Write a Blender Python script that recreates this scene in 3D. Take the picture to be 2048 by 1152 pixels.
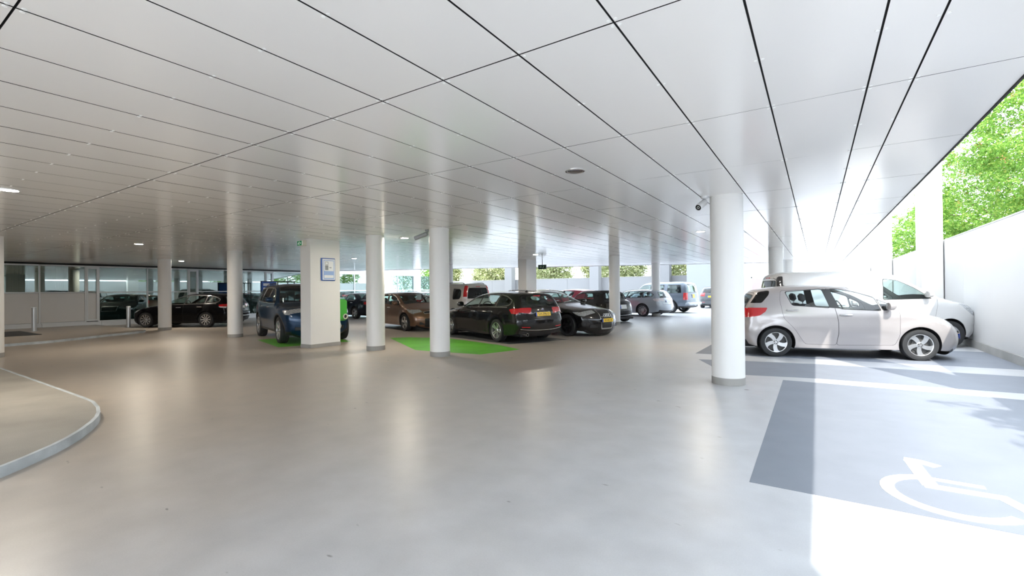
import bpy, bmesh, math, random
import numpy as np
from mathutils import Vector, Matrix
from mathutils.geometry import delaunay_2d_cdt

for _o in list(bpy.data.objects):
    bpy.data.objects.remove(_o, do_unlink=True)
scene = bpy.context.scene
COL = scene.collection
R = math.radians

# ------------------------------------------------------------------ camera
EYE = 1.46
CEIL = 2.877
_f, _yaw, _pitch, _roll = 928.308, 0.580634, 0.0054197, -0.0102643
cam_data = bpy.data.cameras.new('camera')
cam_data.sensor_fit = 'HORIZONTAL'
cam_data.sensor_width = 36.0
cam_data.lens = _f / 2048 * 36.0
cam_data.clip_start = 0.05
cam_data.clip_end = 400
camera = bpy.data.objects.new('camera', cam_data)
COL.objects.link(camera)
_fw = Vector((-math.sin(_yaw), math.cos(_yaw), 0)); _rt = Vector((math.cos(_yaw), math.sin(_yaw), 0)); _up = Vector((0, 0, 1))
_f2 = _fw * math.cos(_pitch) + _up * math.sin(_pitch)
_u2 = _up * math.cos(_pitch) - _fw * math.sin(_pitch)
_r3 = _rt * math.cos(_roll) + _u2 * math.sin(_roll)
_u3 = _u2 * math.cos(_roll) - _rt * math.sin(_roll)
camera.matrix_world = Matrix(((_r3.x, _u3.x, -_f2.x, 0), (_r3.y, _u3.y, -_f2.y, 0), (_r3.z, _u3.z, -_f2.z, EYE), (0, 0, 0, 1)))
scene.camera = camera

# ------------------------------------------------------------------ world, sun, exposure
world = bpy.data.worlds.new('world')
scene.world = world
world.use_nodes = True
_bg = world.node_tree.nodes['Background']
_bg.inputs[0].default_value = (0.80, 0.895, 1.0, 1)
_bg.inputs[1].default_value = 2.8
sun_data = bpy.data.lights.new('sun', 'SUN')
sun_data.energy = 2.7
sun_data.angle = R(0.53)
sun_data.color = (1.0, 0.95, 0.86)
sun = bpy.data.objects.new('sun', sun_data)
COL.objects.link(sun)
sun.rotation_euler = Vector((-0.43, 0.775, -1.0)).to_track_quat('-Z', 'Y').to_euler()
scene.view_settings.view_transform = 'Standard'
scene.view_settings.look = 'None'
scene.view_settings.exposure = 1.42
scene.view_settings.gamma = 1.0
scene.view_settings.use_curve_mapping = False

rng = random.Random(7)
nrng = np.random.default_rng(7)

# ------------------------------------------------------------------ materials
MATS = {}
def mat(name, color, rough=0.5, metal=0.0, coat=0.0, spec=0.5, bump=None, vary=None, emit=None, coat_rough=0.03):
    if name in MATS:
        return MATS[name]
    m = bpy.data.materials.new(name)
    m.use_nodes = True
    nt = m.node_tree
    b = nt.nodes['Principled BSDF']
    b.inputs['Base Color'].default_value = (*color, 1)
    b.inputs['Roughness'].default_value = rough
    b.inputs['Metallic'].default_value = metal
    b.inputs['Specular IOR Level'].default_value = spec
    b.inputs['Coat Weight'].default_value = coat
    b.inputs['Coat Roughness'].default_value = coat_rough
    if emit:
        b.inputs['Emission Color'].default_value = (*emit[0], 1)
        b.inputs['Emission Strength'].default_value = emit[1]
    if vary or bump:
        tc = nt.nodes.new('ShaderNodeTexCoord')
    if vary:                                     # (scale, amount)
        n = nt.nodes.new('ShaderNodeTexNoise'); n.inputs['Scale'].default_value = vary[0]; n.inputs['Detail'].default_value = 6
        nt.links.new(tc.outputs['Object'], n.inputs['Vector'])
        r = nt.nodes.new('ShaderNodeMapRange'); r.inputs['From Min'].default_value = 0.25; r.inputs['From Max'].default_value = 0.75
        r.inputs['To Min'].default_value = 1 - vary[1]; r.inputs['To Max'].default_value = 1 + vary[1]
        nt.links.new(n.outputs['Fac'], r.inputs['Value'])
        x = nt.nodes.new('ShaderNodeMix'); x.data_type = 'RGBA'; x.blend_type = 'MULTIPLY'; x.inputs['Factor'].default_value = 1
        x.inputs[6].default_value = (*color, 1)
        nt.links.new(r.outputs['Result'], x.inputs[7])
        nt.links.new(x.outputs[2], b.inputs['Base Color'])
    if bump:                                     # (scale, strength)
        n = nt.nodes.new('ShaderNodeTexNoise'); n.inputs['Scale'].default_value = bump[0]; n.inputs['Detail'].default_value = 4
        nt.links.new(tc.outputs['Object'], n.inputs['Vector'])
        u = nt.nodes.new('ShaderNodeBump'); u.inputs['Strength'].default_value = bump[1]; u.inputs['Distance'].default_value = 0.01
        nt.links.new(n.outputs['Fac'], u.inputs['Height'])
        nt.links.new(u.outputs['Normal'], b.inputs['Normal'])
    MATS[name] = m
    return m

def glass_mat(name, tint, refl=1.5, gloss=(1, 1, 1), rough=0.0, floor_refl=0.0):
    if name in MATS:
        return MATS[name]
    m = bpy.data.materials.new(name); m.use_nodes = True
    nt = m.node_tree; nt.nodes.clear()
    o = nt.nodes.new('ShaderNodeOutputMaterial'); mx = nt.nodes.new('ShaderNodeMixShader')
    t = nt.nodes.new('ShaderNodeBsdfTransparent'); t.inputs[0].default_value = (*tint, 1)
    g = nt.nodes.new('ShaderNodeBsdfGlossy'); g.inputs['Color'].default_value = (*gloss, 1); g.inputs['Roughness'].default_value = rough
    f = nt.nodes.new('ShaderNodeFresnel')
    ge = nt.nodes.new('ShaderNodeNewGeometry'); ma = nt.nodes.new('ShaderNodeMath'); ma.operation = 'MULTIPLY_ADD'   # same reflectance from both sides of the thin sheet
    ma.inputs[1].default_value = 1 / refl - refl; ma.inputs[2].default_value = refl
    nt.links.new(ge.outputs['Backfacing'], ma.inputs[0]); nt.links.new(ma.outputs[0], f.inputs[0])
    mp = nt.nodes.new('ShaderNodeMapRange'); mp.inputs['To Min'].default_value = floor_refl
    nt.links.new(f.outputs[0], mp.inputs['Value'])
    nt.links.new(mp.outputs['Result'], mx.inputs[0]); nt.links.new(t.outputs[0], mx.inputs[1]); nt.links.new(g.outputs[0], mx.inputs[2])
    nt.links.new(mx.outputs[0], o.inputs[0])
    MATS[name] = m
    return m

def floor_mat():
    m = bpy.data.materials.new('coated_concrete'); m.use_nodes = True
    nt = m.node_tree; b = nt.nodes['Principled BSDF']
    tc = nt.nodes.new('ShaderNodeTexCoord')
    n1 = nt.nodes.new('ShaderNodeTexNoise'); n1.inputs['Scale'].default_value = 0.35; n1.inputs['Detail'].default_value = 7; n1.inputs['Roughness'].default_value = 0.65
    n2 = nt.nodes.new('ShaderNodeTexNoise'); n2.inputs['Scale'].default_value = 3.2; n2.inputs['Detail'].default_value = 8
    n3 = nt.nodes.new('ShaderNodeTexNoise'); n3.inputs['Scale'].default_value = 110; n3.inputs['Detail'].default_value = 3
    for n in (n1, n2, n3):
        nt.links.new(tc.outputs['Object'], n.inputs['Vector'])
    # warm, dim interior light painted into the floor colour away from the light well
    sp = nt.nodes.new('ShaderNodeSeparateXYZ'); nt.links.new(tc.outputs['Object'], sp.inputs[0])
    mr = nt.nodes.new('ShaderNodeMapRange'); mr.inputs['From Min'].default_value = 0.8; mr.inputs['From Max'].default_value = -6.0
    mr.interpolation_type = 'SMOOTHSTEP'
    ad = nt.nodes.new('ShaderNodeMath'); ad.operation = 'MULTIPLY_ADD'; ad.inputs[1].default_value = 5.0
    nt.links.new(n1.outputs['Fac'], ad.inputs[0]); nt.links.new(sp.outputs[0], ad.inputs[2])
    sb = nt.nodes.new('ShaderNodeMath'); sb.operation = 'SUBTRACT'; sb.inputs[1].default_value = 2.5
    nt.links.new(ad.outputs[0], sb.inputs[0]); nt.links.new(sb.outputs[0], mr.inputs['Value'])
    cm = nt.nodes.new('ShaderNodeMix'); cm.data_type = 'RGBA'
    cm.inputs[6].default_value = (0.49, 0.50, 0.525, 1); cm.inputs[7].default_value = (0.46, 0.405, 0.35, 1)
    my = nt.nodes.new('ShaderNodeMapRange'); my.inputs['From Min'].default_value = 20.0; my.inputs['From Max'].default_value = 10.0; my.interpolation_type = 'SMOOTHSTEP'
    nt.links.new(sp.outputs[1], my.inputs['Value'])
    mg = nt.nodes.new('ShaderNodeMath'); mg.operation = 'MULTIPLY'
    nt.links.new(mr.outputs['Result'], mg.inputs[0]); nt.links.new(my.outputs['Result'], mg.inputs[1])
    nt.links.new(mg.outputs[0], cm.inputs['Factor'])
    rp = nt.nodes.new('ShaderNodeMapRange'); rp.inputs['From Min'].default_value = 0.3; rp.inputs['From Max'].default_value = 0.7
    rp.inputs['To Min'].default_value = 0.9; rp.inputs['To Max'].default_value = 1.06
    nt.links.new(n2.outputs['Fac'], rp.inputs['Value'])
    r3 = nt.nodes.new('ShaderNodeMapRange'); r3.inputs['From Min'].default_value = 0.2; r3.inputs['From Max'].default_value = 0.8
    r3.inputs['To Min'].default_value = 0.95; r3.inputs['To Max'].default_value = 1.05
    nt.links.new(n3.outputs['Fac'], r3.inputs['Value'])
    mm = nt.nodes.new('ShaderNodeMath'); mm.operation = 'MULTIPLY'
    nt.links.new(rp.outputs['Result'], mm.inputs[0]); nt.links.new(r3.outputs['Result'], mm.inputs[1])
    mu = nt.nodes.new('ShaderNodeMix'); mu.data_type = 'RGBA'; mu.blend_type = 'MULTIPLY'; mu.inputs['Factor'].default_value = 1
    nt.links.new(cm.outputs[2], mu.inputs[6]); nt.links.new(mm.outputs[0], mu.inputs[7])
    # small dark scuffs
    vo = nt.nodes.new('ShaderNodeTexNoise'); vo.inputs['Scale'].default_value = 4.5; vo.inputs['Detail'].default_value = 2
    mpv = nt.nodes.new('ShaderNodeMapping'); mpv.inputs['Scale'].default_value = (1, 2.2, 1); mpv.inputs['Rotation'].default_value = (0, 0, 0.6)
    nt.links.new(tc.outputs['Object'], mpv.inputs[0]); nt.links.new(mpv.outputs[0], vo.inputs['Vector'])
    vr = nt.nodes.new('ShaderNodeMapRange'); vr.inputs['From Min'].default_value = 0.74; vr.inputs['From Max'].default_value = 0.80
    nt.links.new(vo.outputs['Fac'], vr.inputs['Value'])
    sc = nt.nodes.new('ShaderNodeMix'); sc.data_type = 'RGBA'; sc.inputs[7].default_value = (0.12, 0.11, 0.10, 1)
    nt.links.new(mu.outputs[2], sc.inputs[6]); nt.links.new(vr.outputs['Result'], sc.inputs['Factor'])
    nt.links.new(sc.outputs[2], b.inputs['Base Color'])
    rr = nt.nodes.new('ShaderNodeMapRange'); rr.inputs['To Min'].default_value = 0.26; rr.inputs['To Max'].default_value = 0.44
    nt.links.new(n2.outputs['Fac'], rr.inputs['Value']); nt.links.new(rr.outputs['Result'], b.inputs['Roughness'])
    bu = nt.nodes.new('ShaderNodeBump'); bu.inputs['Strength'].default_value = 0.12; bu.inputs['Distance'].default_value = 0.01
    nt.links.new(n2.outputs['Fac'], bu.inputs['Height']); nt.links.new(bu.outputs['Normal'], b.inputs['Normal'])
    MATS['floor'] = m
    return m
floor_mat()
mat('panel', (0.92, 0.90, 0.875), rough=0.17, spec=0.5)
mat('panel_back', (0.012, 0.012, 0.012), rough=0.9)
mat('rivet', (0.97, 0.97, 0.95), rough=0.3)
mat('white_paint', (0.82, 0.81, 0.79), rough=0.42, vary=(0.7, 0.025))
mat('white_wall', (0.70, 0.705, 0.715), rough=0.6, vary=(0.5, 0.03))
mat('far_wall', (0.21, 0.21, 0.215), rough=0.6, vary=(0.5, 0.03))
mat('forecourt', (0.62, 0.60, 0.57), rough=0.8, vary=(0.8, 0.05))
mat('tail_smoke', (0.03, 0.03, 0.035), rough=0.12, coat=1.0)
mat('plinth_grey', (0.33, 0.32, 0.30), rough=0.6, vary=(2.0, 0.12))
mat('concrete_base', (0.42, 0.42, 0.41), rough=0.8, vary=(1.5, 0.18))
mat('kerb', (0.52, 0.56, 0.58), rough=0.75, vary=(3.5, 0.25), bump=(40, 0.2))
mat('paving', (0.37, 0.345, 0.30), rough=0.8, vary=(1.6, 0.14), bump=(120, 0.4))
mat('bay_grey', (0.190, 0.208, 0.245), rough=0.65, vary=(2.5, 0.06))
mat('bay_green', (0.14, 0.48, 0.05), rough=0.38, vary=(2.0, 0.18))
mat('bay_dark', (0.10, 0.105, 0.11), rough=0.45, vary=(2.0, 0.1))
mat('mark_white', (0.93, 0.93, 0.93), rough=0.45)
mat('alu', (0.62, 0.64, 0.66), rough=0.35, metal=0.6)
mat('alu_light', (0.74, 0.76, 0.77), rough=0.4, metal=0.15)
mat('spandrel', (0.70, 0.685, 0.665), rough=0.4)
mat('dark_gap', (0.01, 0.01, 0.011), rough=0.7)
mat('room_wall', (0.16, 0.21, 0.205), rough=0.8)
mat('room_floor', (0.12, 0.13, 0.13), rough=0.6)
mat('lamp_on', (1, 0.9, 0.7), emit=((1.0, 0.90, 0.75), 270.0))
mat('lamp_off', (0.30, 0.30, 0.30), rough=0.15, metal=0.9)
mat('chrome', (0.75, 0.76, 0.77), rough=0.12, metal=1.0)
mat('black_plastic', (0.018, 0.018, 0.019), rough=0.45)
mat('seam', (0.01, 0.01, 0.01), rough=0.8)
mat('rubber', (0.025, 0.026, 0.028), rough=0.75, bump=(60, 0.15))
mat('rim_silver', (0.68, 0.69, 0.70), rough=0.25, metal=0.85)
mat('rim_dark', (0.05, 0.05, 0.055), rough=0.3, metal=0.6)
mat('brake', (0.08, 0.08, 0.08), rough=0.5, metal=0.5)
mat('tail_red', (0.55, 0.01, 0.015), rough=0.12, coat=1.0)
mat('tail_clear', (0.72, 0.66, 0.66), rough=0.15, coat=1.0)
mat('amber', (0.8, 0.25, 0.02), rough=0.2)
mat('plate_yellow', (0.88, 0.58, 0.03), rough=0.35)
mat('plate_white', (0.85, 0.85, 0.84), rough=0.35)
mat('plate_blue', (0.02, 0.07, 0.38), rough=0.35)
mat('plate_text', (0.02, 0.02, 0.02), rough=0.5)
mat('seat', (0.07, 0.07, 0.075), rough=0.8)
mat('seat_beige', (0.30, 0.27, 0.23), rough=0.8)
mat('cabin', (0.03, 0.03, 0.032), rough=0.7)
mat('soft_top', (0.016, 0.016, 0.018), rough=0.9)
mat('sign_blue', (0.02, 0.10, 0.42), rough=0.3)
mat('sheet_white', (0.85, 0.87, 0.90), rough=0.3)
mat('sheet_grey', (0.25, 0.27, 0.29), rough=0.4)
mat('sheet_pale_blue', (0.33, 0.47, 0.78), rough=0.3)
mat('exit_green', (0.01, 0.26, 0.10), rough=0.3, emit=((0.02, 0.5, 0.2), 0.03))
mat('exit_white', (0.8, 0.85, 0.78), rough=0.3, emit=((0.8, 0.9, 0.8), 0.06))
mat('cream_plastic', (0.70, 0.68, 0.58), rough=0.4)
mat('charger_green', (0.07, 0.42, 0.05), rough=0.35, coat=0.4)
mat('charger_cap', (0.33, 0.58, 0.60), rough=0.4)
mat('camera_white', (0.72, 0.73, 0.74), rough=0.35)
mat('camera_grey', (0.33, 0.34, 0.36), rough=0.4)
mat('lens_black', (0.005, 0.005, 0.006), rough=0.1)
mat('red_panel', (0.55, 0.10, 0.12), rough=0.5)
mat('grey_wall', (0.27, 0.285, 0.295), rough=0.6)
mat('bark', (0.13, 0.10, 0.07), rough=0.9, bump=(25, 0.6))
mat('soil', (0.20, 0.19, 0.15), rough=0.95, vary=(0.6, 0.2))
glass_mat('car_glass', (0.80, 0.90, 0.87), 1.5)
glass_mat('car_glass_clear', (0.80, 0.87, 0.87), 1.5)
glass_mat('car_glass_dark', (0.10, 0.115, 0.115), 1.5)
glass_mat('facade_glass', (0.50, 0.62, 0.59), 1.75, gloss=(0.88, 0.97, 0.95), floor_refl=0.20)

def lamp_lens_mat():
    m = mat('head_lens', (0.7, 0.72, 0.74), rough=0.12, coat=1.0)
    nt = m.node_tree; b = nt.nodes['Principled BSDF']
    tc = nt.nodes.new('ShaderNodeTexCoord'); v = nt.nodes.new('ShaderNodeTexVoronoi'); v.inputs['Scale'].default_value = 42
    nt.links.new(tc.outputs['Object'], v.inputs['Vector'])
    r = nt.nodes.new('ShaderNodeValToRGB')
    r.color_ramp.elements[0].position = 0.30; r.color_ramp.elements[0].color = (0.72, 0.74, 0.76, 1)
    r.color_ramp.elements[1].position = 0.55; r.color_ramp.elements[1].color = (0.40, 0.42, 0.44, 1)
    nt.links.new(v.outputs['Distance'], r.inputs[0]); nt.links.new(r.outputs[0], b.inputs['Base Color'])
    b.inputs['Metallic'].default_value = 0.5
lamp_lens_mat()

def leaf_mat(name, c1, c2, c3):
    m = bpy.data.materials.new(name); m.use_nodes = True
    nt = m.node_tree; b = nt.nodes['Principled BSDF']
    at = nt.nodes.new('ShaderNodeAttribute'); at.attribute_name = 'tone'
    r = nt.nodes.new('ShaderNodeValToRGB')
    r.color_ramp.elements[0].color = (*c1, 1); r.color_ramp.elements[1].color = (*c3, 1); r.color_ramp.elements[1].position = 1
    e = r.color_ramp.elements.new(0.6); e.color = (*c2, 1)
    nt.links.new(at.outputs['Fac'], r.inputs[0]); nt.links.new(r.outputs[0], b.inputs['Base Color'])
    b.inputs['Roughness'].default_value = 0.55
    tr = nt.nodes.new('ShaderNodeBsdfTranslucent'); nt.links.new(r.outputs[0], tr.inputs[0])
    mx = nt.nodes.new('ShaderNodeMixShader'); mx.inputs[0].default_value = 0.4
    nt.links.new(b.outputs[0], mx.inputs[1]); nt.links.new(tr.outputs[0], mx.inputs[2])
    nt.links.new(mx.outputs[0], nt.nodes['Material Output'].inputs[0])
    MATS[name] = m
leaf_mat('leaf', (0.08, 0.22, 0.03), (0.25, 0.45, 0.08), (0.55, 0.58, 0.16))
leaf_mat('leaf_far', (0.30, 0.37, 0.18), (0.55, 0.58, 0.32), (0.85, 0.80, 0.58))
mat('exit_green_backlit', (0.004, 0.05, 0.025), rough=0.3)  # far exit sign: backlit shade put into the green of its face
mat('exit_white_backlit', (0.30, 0.34, 0.32), rough=0.4)  # same backlit shade put into its white figure and arrow
mat('seed_pod', (0.45, 0.20, 0.07), rough=0.7)

# ------------------------------------------------------------------ mesh helpers
class MB:
    """collects simple solids and links them as one mesh object"""
    def __init__(s):
        s.v = []; s.f = []
    def add(s, vs, fs):
        o = len(s.v); s.v += [tuple(p) for p in vs]; s.f += [tuple(i + o for i in f) for f in fs]
        return s
    def box(s, x0, x1, y0, y1, z0, z1):
        return s.add([(x0, y0, z0), (x1, y0, z0), (x1, y1, z0), (x0, y1, z0), (x0, y0, z1), (x1, y0, z1), (x1, y1, z1), (x0, y1, z1)],
                     [(3, 2, 1, 0), (4, 5, 6, 7), (0, 1, 5, 4), (1, 2, 6, 5), (2, 3, 7, 6), (3, 0, 4, 7)])
    def cbox(s, x0, x1, y0, y1, z0, z1, c):
        """box with chamfered edges along z and a chamfered top and bottom"""
        ring = [(x0 + c, y0), (x1 - c, y0), (x1, y0 + c), (x1, y1 - c), (x1 - c, y1), (x0 + c, y1), (x0, y1 - c), (x0, y0 + c)]
        cx, cy = (x0 + x1) / 2, (y0 + y1) / 2
        kx, ky = 1 - c / max(1e-6, (x1 - x0) / 2), 1 - c / max(1e-6, (y1 - y0) / 2)
        inn = [(cx + (a - cx) * kx, cy + (b - cy) * ky) for a, b in ring]
        vs = [(a, b, z0) for a, b in inn] + [(a, b, z0 + c) for a, b in ring] + [(a, b, z1 - c) for a, b in ring] + [(a, b, z1) for a, b in inn]
        fs = [tuple(range(7, -1, -1)), tuple(range(24, 32))]
        for k in range(3):
            for i in range(8):
                j = (i + 1) % 8
                fs.append((k * 8 + i, k * 8 + j, (k + 1) * 8 + j, (k + 1) * 8 + i))
        return s.add(vs, fs)
    def prism(s, poly, z0, z1):
        n = len(poly)
        a = sum(poly[i][0] * poly[(i + 1) % n][1] - poly[(i + 1) % n][0] * poly[i][1] for i in range(n))
        if a < 0:
            poly = poly[::-1]
        vs = [(x, y, z0) for x, y in poly] + [(x, y, z1) for x, y in poly]
        fs = [tuple(range(n - 1, -1, -1)), tuple(range(n, 2 * n))] + [(i, (i + 1) % n, n + (i + 1) % n, n + i) for i in range(n)]
        return s.add(vs, fs)
    def lathe(s, prof, n=24, c=(0, 0, 0), axis='z', cap=True):
        vs = []; fs = []; m = len(prof)
        for i in range(n):
            a = 2 * math.pi * i / n; ca, sa = math.cos(a), math.sin(a)
            for r, h in prof:
                if axis == 'z': vs.append((c[0] + r * ca, c[1] + r * sa, c[2] + h))
                elif axis == 'y': vs.append((c[0] + r * sa, c[1] + h, c[2] + r * ca))
                else: vs.append((c[0] + h, c[1] + r * ca, c[2] + r * sa))
        for i in range(n):
            j = (i + 1) % n
            for k in range(m - 1):
                fs.append((i * m + k, j * m + k, j * m + k + 1, i * m + k + 1))
        if cap:
            if prof[0][0] > 1e-6: fs.append(tuple(i * m for i in range(n - 1, -1, -1)))
            if prof[-1][0] > 1e-6: fs.append(tuple(i * m + m - 1 for i in range(n)))
        return s.add(vs, fs)
    def tube(s, pts, r, n=8, r2=None):
        pts = [Vector(p) for p in pts]; vs = []; fs = []; m = len(pts)
        up = Vector((0, 0, 1))
        for k, p in enumerate(pts):
            d = (pts[min(k + 1, m - 1)] - pts[max(k - 1, 0)]).normalized()
            a = d.cross(up)
            if a.length < 1e-3: a = d.cross(Vector((1, 0, 0)))
            a.normalize(); b = d.cross(a)
            rr = r if r2 is None else r + (r2 - r) * k / (m - 1)
            for i in range(n):
                t = 2 * math.pi * i / n
                vs.append(p + a * (rr * math.cos(t)) + b * (rr * math.sin(t)))
        for k in range(m - 1):
            for i in range(n):
                j = (i + 1) % n
                fs.append((k * n + i, k * n + j, (k + 1) * n + j, (k + 1) * n + i))
        fs.append(tuple(range(n - 1, -1, -1))); fs.append(tuple((m - 1) * n + i for i in range(n)))
        return s.add(vs, fs)
    def mesh(s, name, material, smooth=False):
        me = bpy.data.meshes.new(name)
        me.from_pydata(s.v, [], s.f)
        me.materials.append(MATS[material] if isinstance(material, str) else material)
        if smooth:
            me.shade_smooth()
            me.set_sharp_from_angle(angle=R(40))
        me.update()
        return me
    def build(s, name, material, parent=None, smooth=False, loc=None):
        return link(name, s.mesh(name, material, smooth), parent, loc)

def link(name, data, parent=None, loc=None, rotz=0.0):
    o = bpy.data.objects.new(name, data)
    COL.objects.link(o)
    if parent is not None: o.parent = parent
    if loc is not None: o.location = loc
    if rotz: o.rotation_euler = (0, 0, rotz)
    return o
def tag(o, label=None, cat=None, group=None, kind=None):
    if label: o['label'] = label
    if cat: o['category'] = cat
    if group: o['group'] = group
    if kind: o['kind'] = kind
    return o
def thing(name, label, cat, loc=(0, 0, 0), rotz=0.0, group=None):
    o = link(name, None, None, loc, rotz)
    o.empty_display_size = 0.2
    return tag(o, label, cat, group)
def struct(o):
    o['kind'] = 'structure'
    return o
def stroke(pts, w, round_n=0):
    """outline of a thick polyline"""
    pts = [Vector((p[0], p[1])) for p in pts]
    L = []; Rr = []
    for i, p in enumerate(pts):
        if i == 0: d = (pts[1] - p).normalized(); n = Vector((-d.y, d.x)); k = 1
        elif i == len(pts) - 1: d = (p - pts[i - 1]).normalized(); n = Vector((-d.y, d.x)); k = 1
        else:
            a = (p - pts[i - 1]).normalized(); b = (pts[i + 1] - p).normalized()
            n = Vector((-a.y - b.y, a.x + b.x))
            if n.length < 1e-4: n = Vector((-a.y, a.x))
            n.normalize(); k = 1 / max(0.5, n.dot(Vector((-a.y, a.x))))
        L.append(tuple(p + n * (w * k))); Rr.append(tuple(p - n * (w * k)))
    return L + Rr[::-1]
# ================================================================== the setting
GX0, GX1 = -28.0, 3.1
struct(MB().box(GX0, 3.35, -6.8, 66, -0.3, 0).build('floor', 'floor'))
struct(MB().box(-120, 120, -90, 150, -0.5, -0.31).build('ground', 'soil'))
struct(MB().box(3.35, 40, -60, 120, -0.31, 0.3).build('ground_planted', 'soil'))
struct(MB().box(-70, 3.35, -60, -6.8, -0.3, -0.004).build('forecourt', 'forecourt'))

# ---- ceiling: dark carrier with separate panels, cut on a diagonal at the far end
EDGE_X = 1.186
D0, D1 = (-28.0, 18.6), (1.186, 30.8)
def far_y(x): return D0[1] + (x - D0[0]) * (D1[1] - D0[1]) / (D1[0] - D0[0])
BACK = -6.592
outline = [(-28.0, BACK), (EDGE_X, BACK), (EDGE_X, far_y(EDGE_X)), (-28.0, far_y(-28.0))]
ceiling = struct(MB().prism([(-28.0, BACK + .02), (EDGE_X - .012, BACK + .02), (EDGE_X - .012, far_y(EDGE_X) - .02), (-28.0, far_y(-28) - .02)], CEIL + 0.012, CEIL + 0.05).build('ceiling', 'panel_back'))
struct(MB().prism(outline, CEIL + 0.05, 39.0).build('building_above', 'white_wall'))
xs = [1.186, 0.571, 0.317] + [-0.282 - 0.6 * k for k in range(47)]
xs = [x for x in xs if x > -28] + [-28.0]
ys = [0.568 + 1.79 * k for k in range(-7, 18)]
def clip_far(poly):
    out = []
    for i in range(len(poly)):
        a, b = poly[i], poly[(i + 1) % len(poly)]
        da, db = far_y(a[0]) - a[1], far_y(b[0]) - b[1]
        if da >= 0: out.append(a)
        if da * db < 0:
            t = da / (da - db); out.append((a[0] + (b[0] - a[0]) * t, a[1] + (b[1] - a[1]) * t))
    return out
cells = []
for i in range(len(xs) - 1):
    for j in range(len(ys) - 1):
        x1, x0, y0, y1 = xs[i], xs[i + 1], max(ys[j], BACK), ys[j + 1]
        if y1 <= BACK + .01: continue
        gx, gy = 0.0060, (0.005 if ys[j] < 3 else 0.003)
        poly = [(x0 + gx, y0 + gy), (x1 - gx, y0 + gy), (x1 - gx, y1 - gy), (x0 + gx, y1 - gy)]
        c = clip_far(poly)
        if len(c) < 3: continue
        cx, cy = (x0 + x1) / 2, (y0 + y1) / 2
        v = Vector((cx, cy, CEIL - EYE)); d = v.dot(_f2)
        inside = d > 0.2 and abs(v.dot(_r3) / d) < 1.25
        cells.append((0 if inside else 1, d if inside else v.length, c, len(c) == 4 and abs(y1 - y0 - 1.79) < 1e-6 and cx < EDGE_X - .7, cx, cy))
cells.sort(key=lambda c: (c[0], c[1]))
def dark_edges(o):                       # the boards have a dark core that shows at their cut edges
    o.data.materials.append(MATS['panel_back'])
    for f in o.data.polygons:
        if abs(f.normal.z) < .5: f.material_index = 1
    return o
rest = MB()
for k, (_, _, c, regular, cx, cy) in enumerate(cells):
    if k < 296:
        o = dark_edges(MB().prism([(x - cx, y - cy) for x, y in c], 0, 0.009).build('panel', 'panel', ceiling, loc=(cx, cy, CEIL)))
        o.rotation_euler = (rng.gauss(0, 0.0006), rng.gauss(0, 0.0011), 0)
    else:
        o2 = len(rest.v)
        rest.prism(c, CEIL, CEIL + 0.009)
        ax, ay = rng.gauss(0, 0.0006), rng.gauss(0, 0.0011)
        for q in range(o2, len(rest.v)):
            x, y, z = rest.v[q]; rest.v[q] = (x, y, z + (y - cy) * ax - (x - cx) * ay)
tag(dark_edges(rest.build('panel', 'panel', ceiling)), kind='stuff')
rv = MB()
def dot(x, y):
    rv.lathe([(0.0115, 0.0), (0.0105, -0.003), (0.0, -0.0026)], n=6, c=(x, y, CEIL - 0.0005), cap=False)
for x in xs[:34]:
    for j in range(-2, 9):
        for k in range(3):
            y = 0.568 + 1.79 * j + 0.03 + k * 0.865
            if y < far_y(x):
                dot(x + 0.02, y); dot(x - 0.02, y)
tag(rv.build('rivet_heads', 'rivet', ceiling), kind='stuff')
struct(MB().box(EDGE_X - 0.004, EDGE_X + 0.012, BACK, far_y(EDGE_X), CEIL - 0.010, CEIL + 0.06).build('trim_1', 'dark_gap'))
fas = struct(MB().prism([(-28.0, far_y(-28.0)), (EDGE_X, far_y(EDGE_X)), (EDGE_X, far_y(EDGE_X) + 0.08), (-28.0, far_y(-28.0) + 0.08)], CEIL - 0.03, CEIL + 0.4).build('trim_2', 'white_wall'))

# ---- right boundary wall of big panels, plinth, outer piers
wr = struct(MB().box(3.14, 3.34, -14, 66, 0, 2.74).build('wall_right', 'white_wall'))
y = -11.0
while y < 64:
    MB().cbox(3.10, 3.16, y + 0.004, y + 5.396, 0.17, 2.775, 0.006).build('panel', 'white_wall', wr)
    y += 5.4
struct(MB().box(3.075, 3.14, -14, 64, 0, 0.17).build('baseboard_right', 'concrete_base'))
struct(MB().box(3.09, 3.36, -14, 66, 2.775, 2.80).build('trim_3', 'white_wall'))
PIER_WORDS = {-3.55: 'behind the viewpoint', 7.25: 'beside the disabled bay', 18.05: 'nearest in view behind the silver van', 28.85: 'second in view', 39.65: 'third in view', 50.45: 'farthest in view'}
for y, wds in PIER_WORDS.items():
    t = thing('wall_pier', 'tall white square pier at the right wall, ' + wds, 'pillar', (2.84, y + 0.45, 0), group='piers along the right wall')
    MB().cbox(-0.25, 0.234, -0.45, 0.45, 0.0, 9.0, 0.012).build('shaft', 'white_paint', t)
    MB().cbox(-0.262, 0.234, -0.462, 0.462, 0.0, 0.17, 0.006).build('base_band', 'plinth_grey', t)
t = thing('downpipe', 'thin grey downpipe on the right wall far back', 'pipe', (2.98, 51.7, 0))
MB().lathe([(0.05, 0.0), (0.05, 5.6)], n=10).build('pipe', 'alu', t, smooth=True)
for z in (1.2, 3.4): MB().box(-0.06, 0.12, -0.06, 0.06, z, z + 0.05).build('bracket', 'alu', t)

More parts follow.
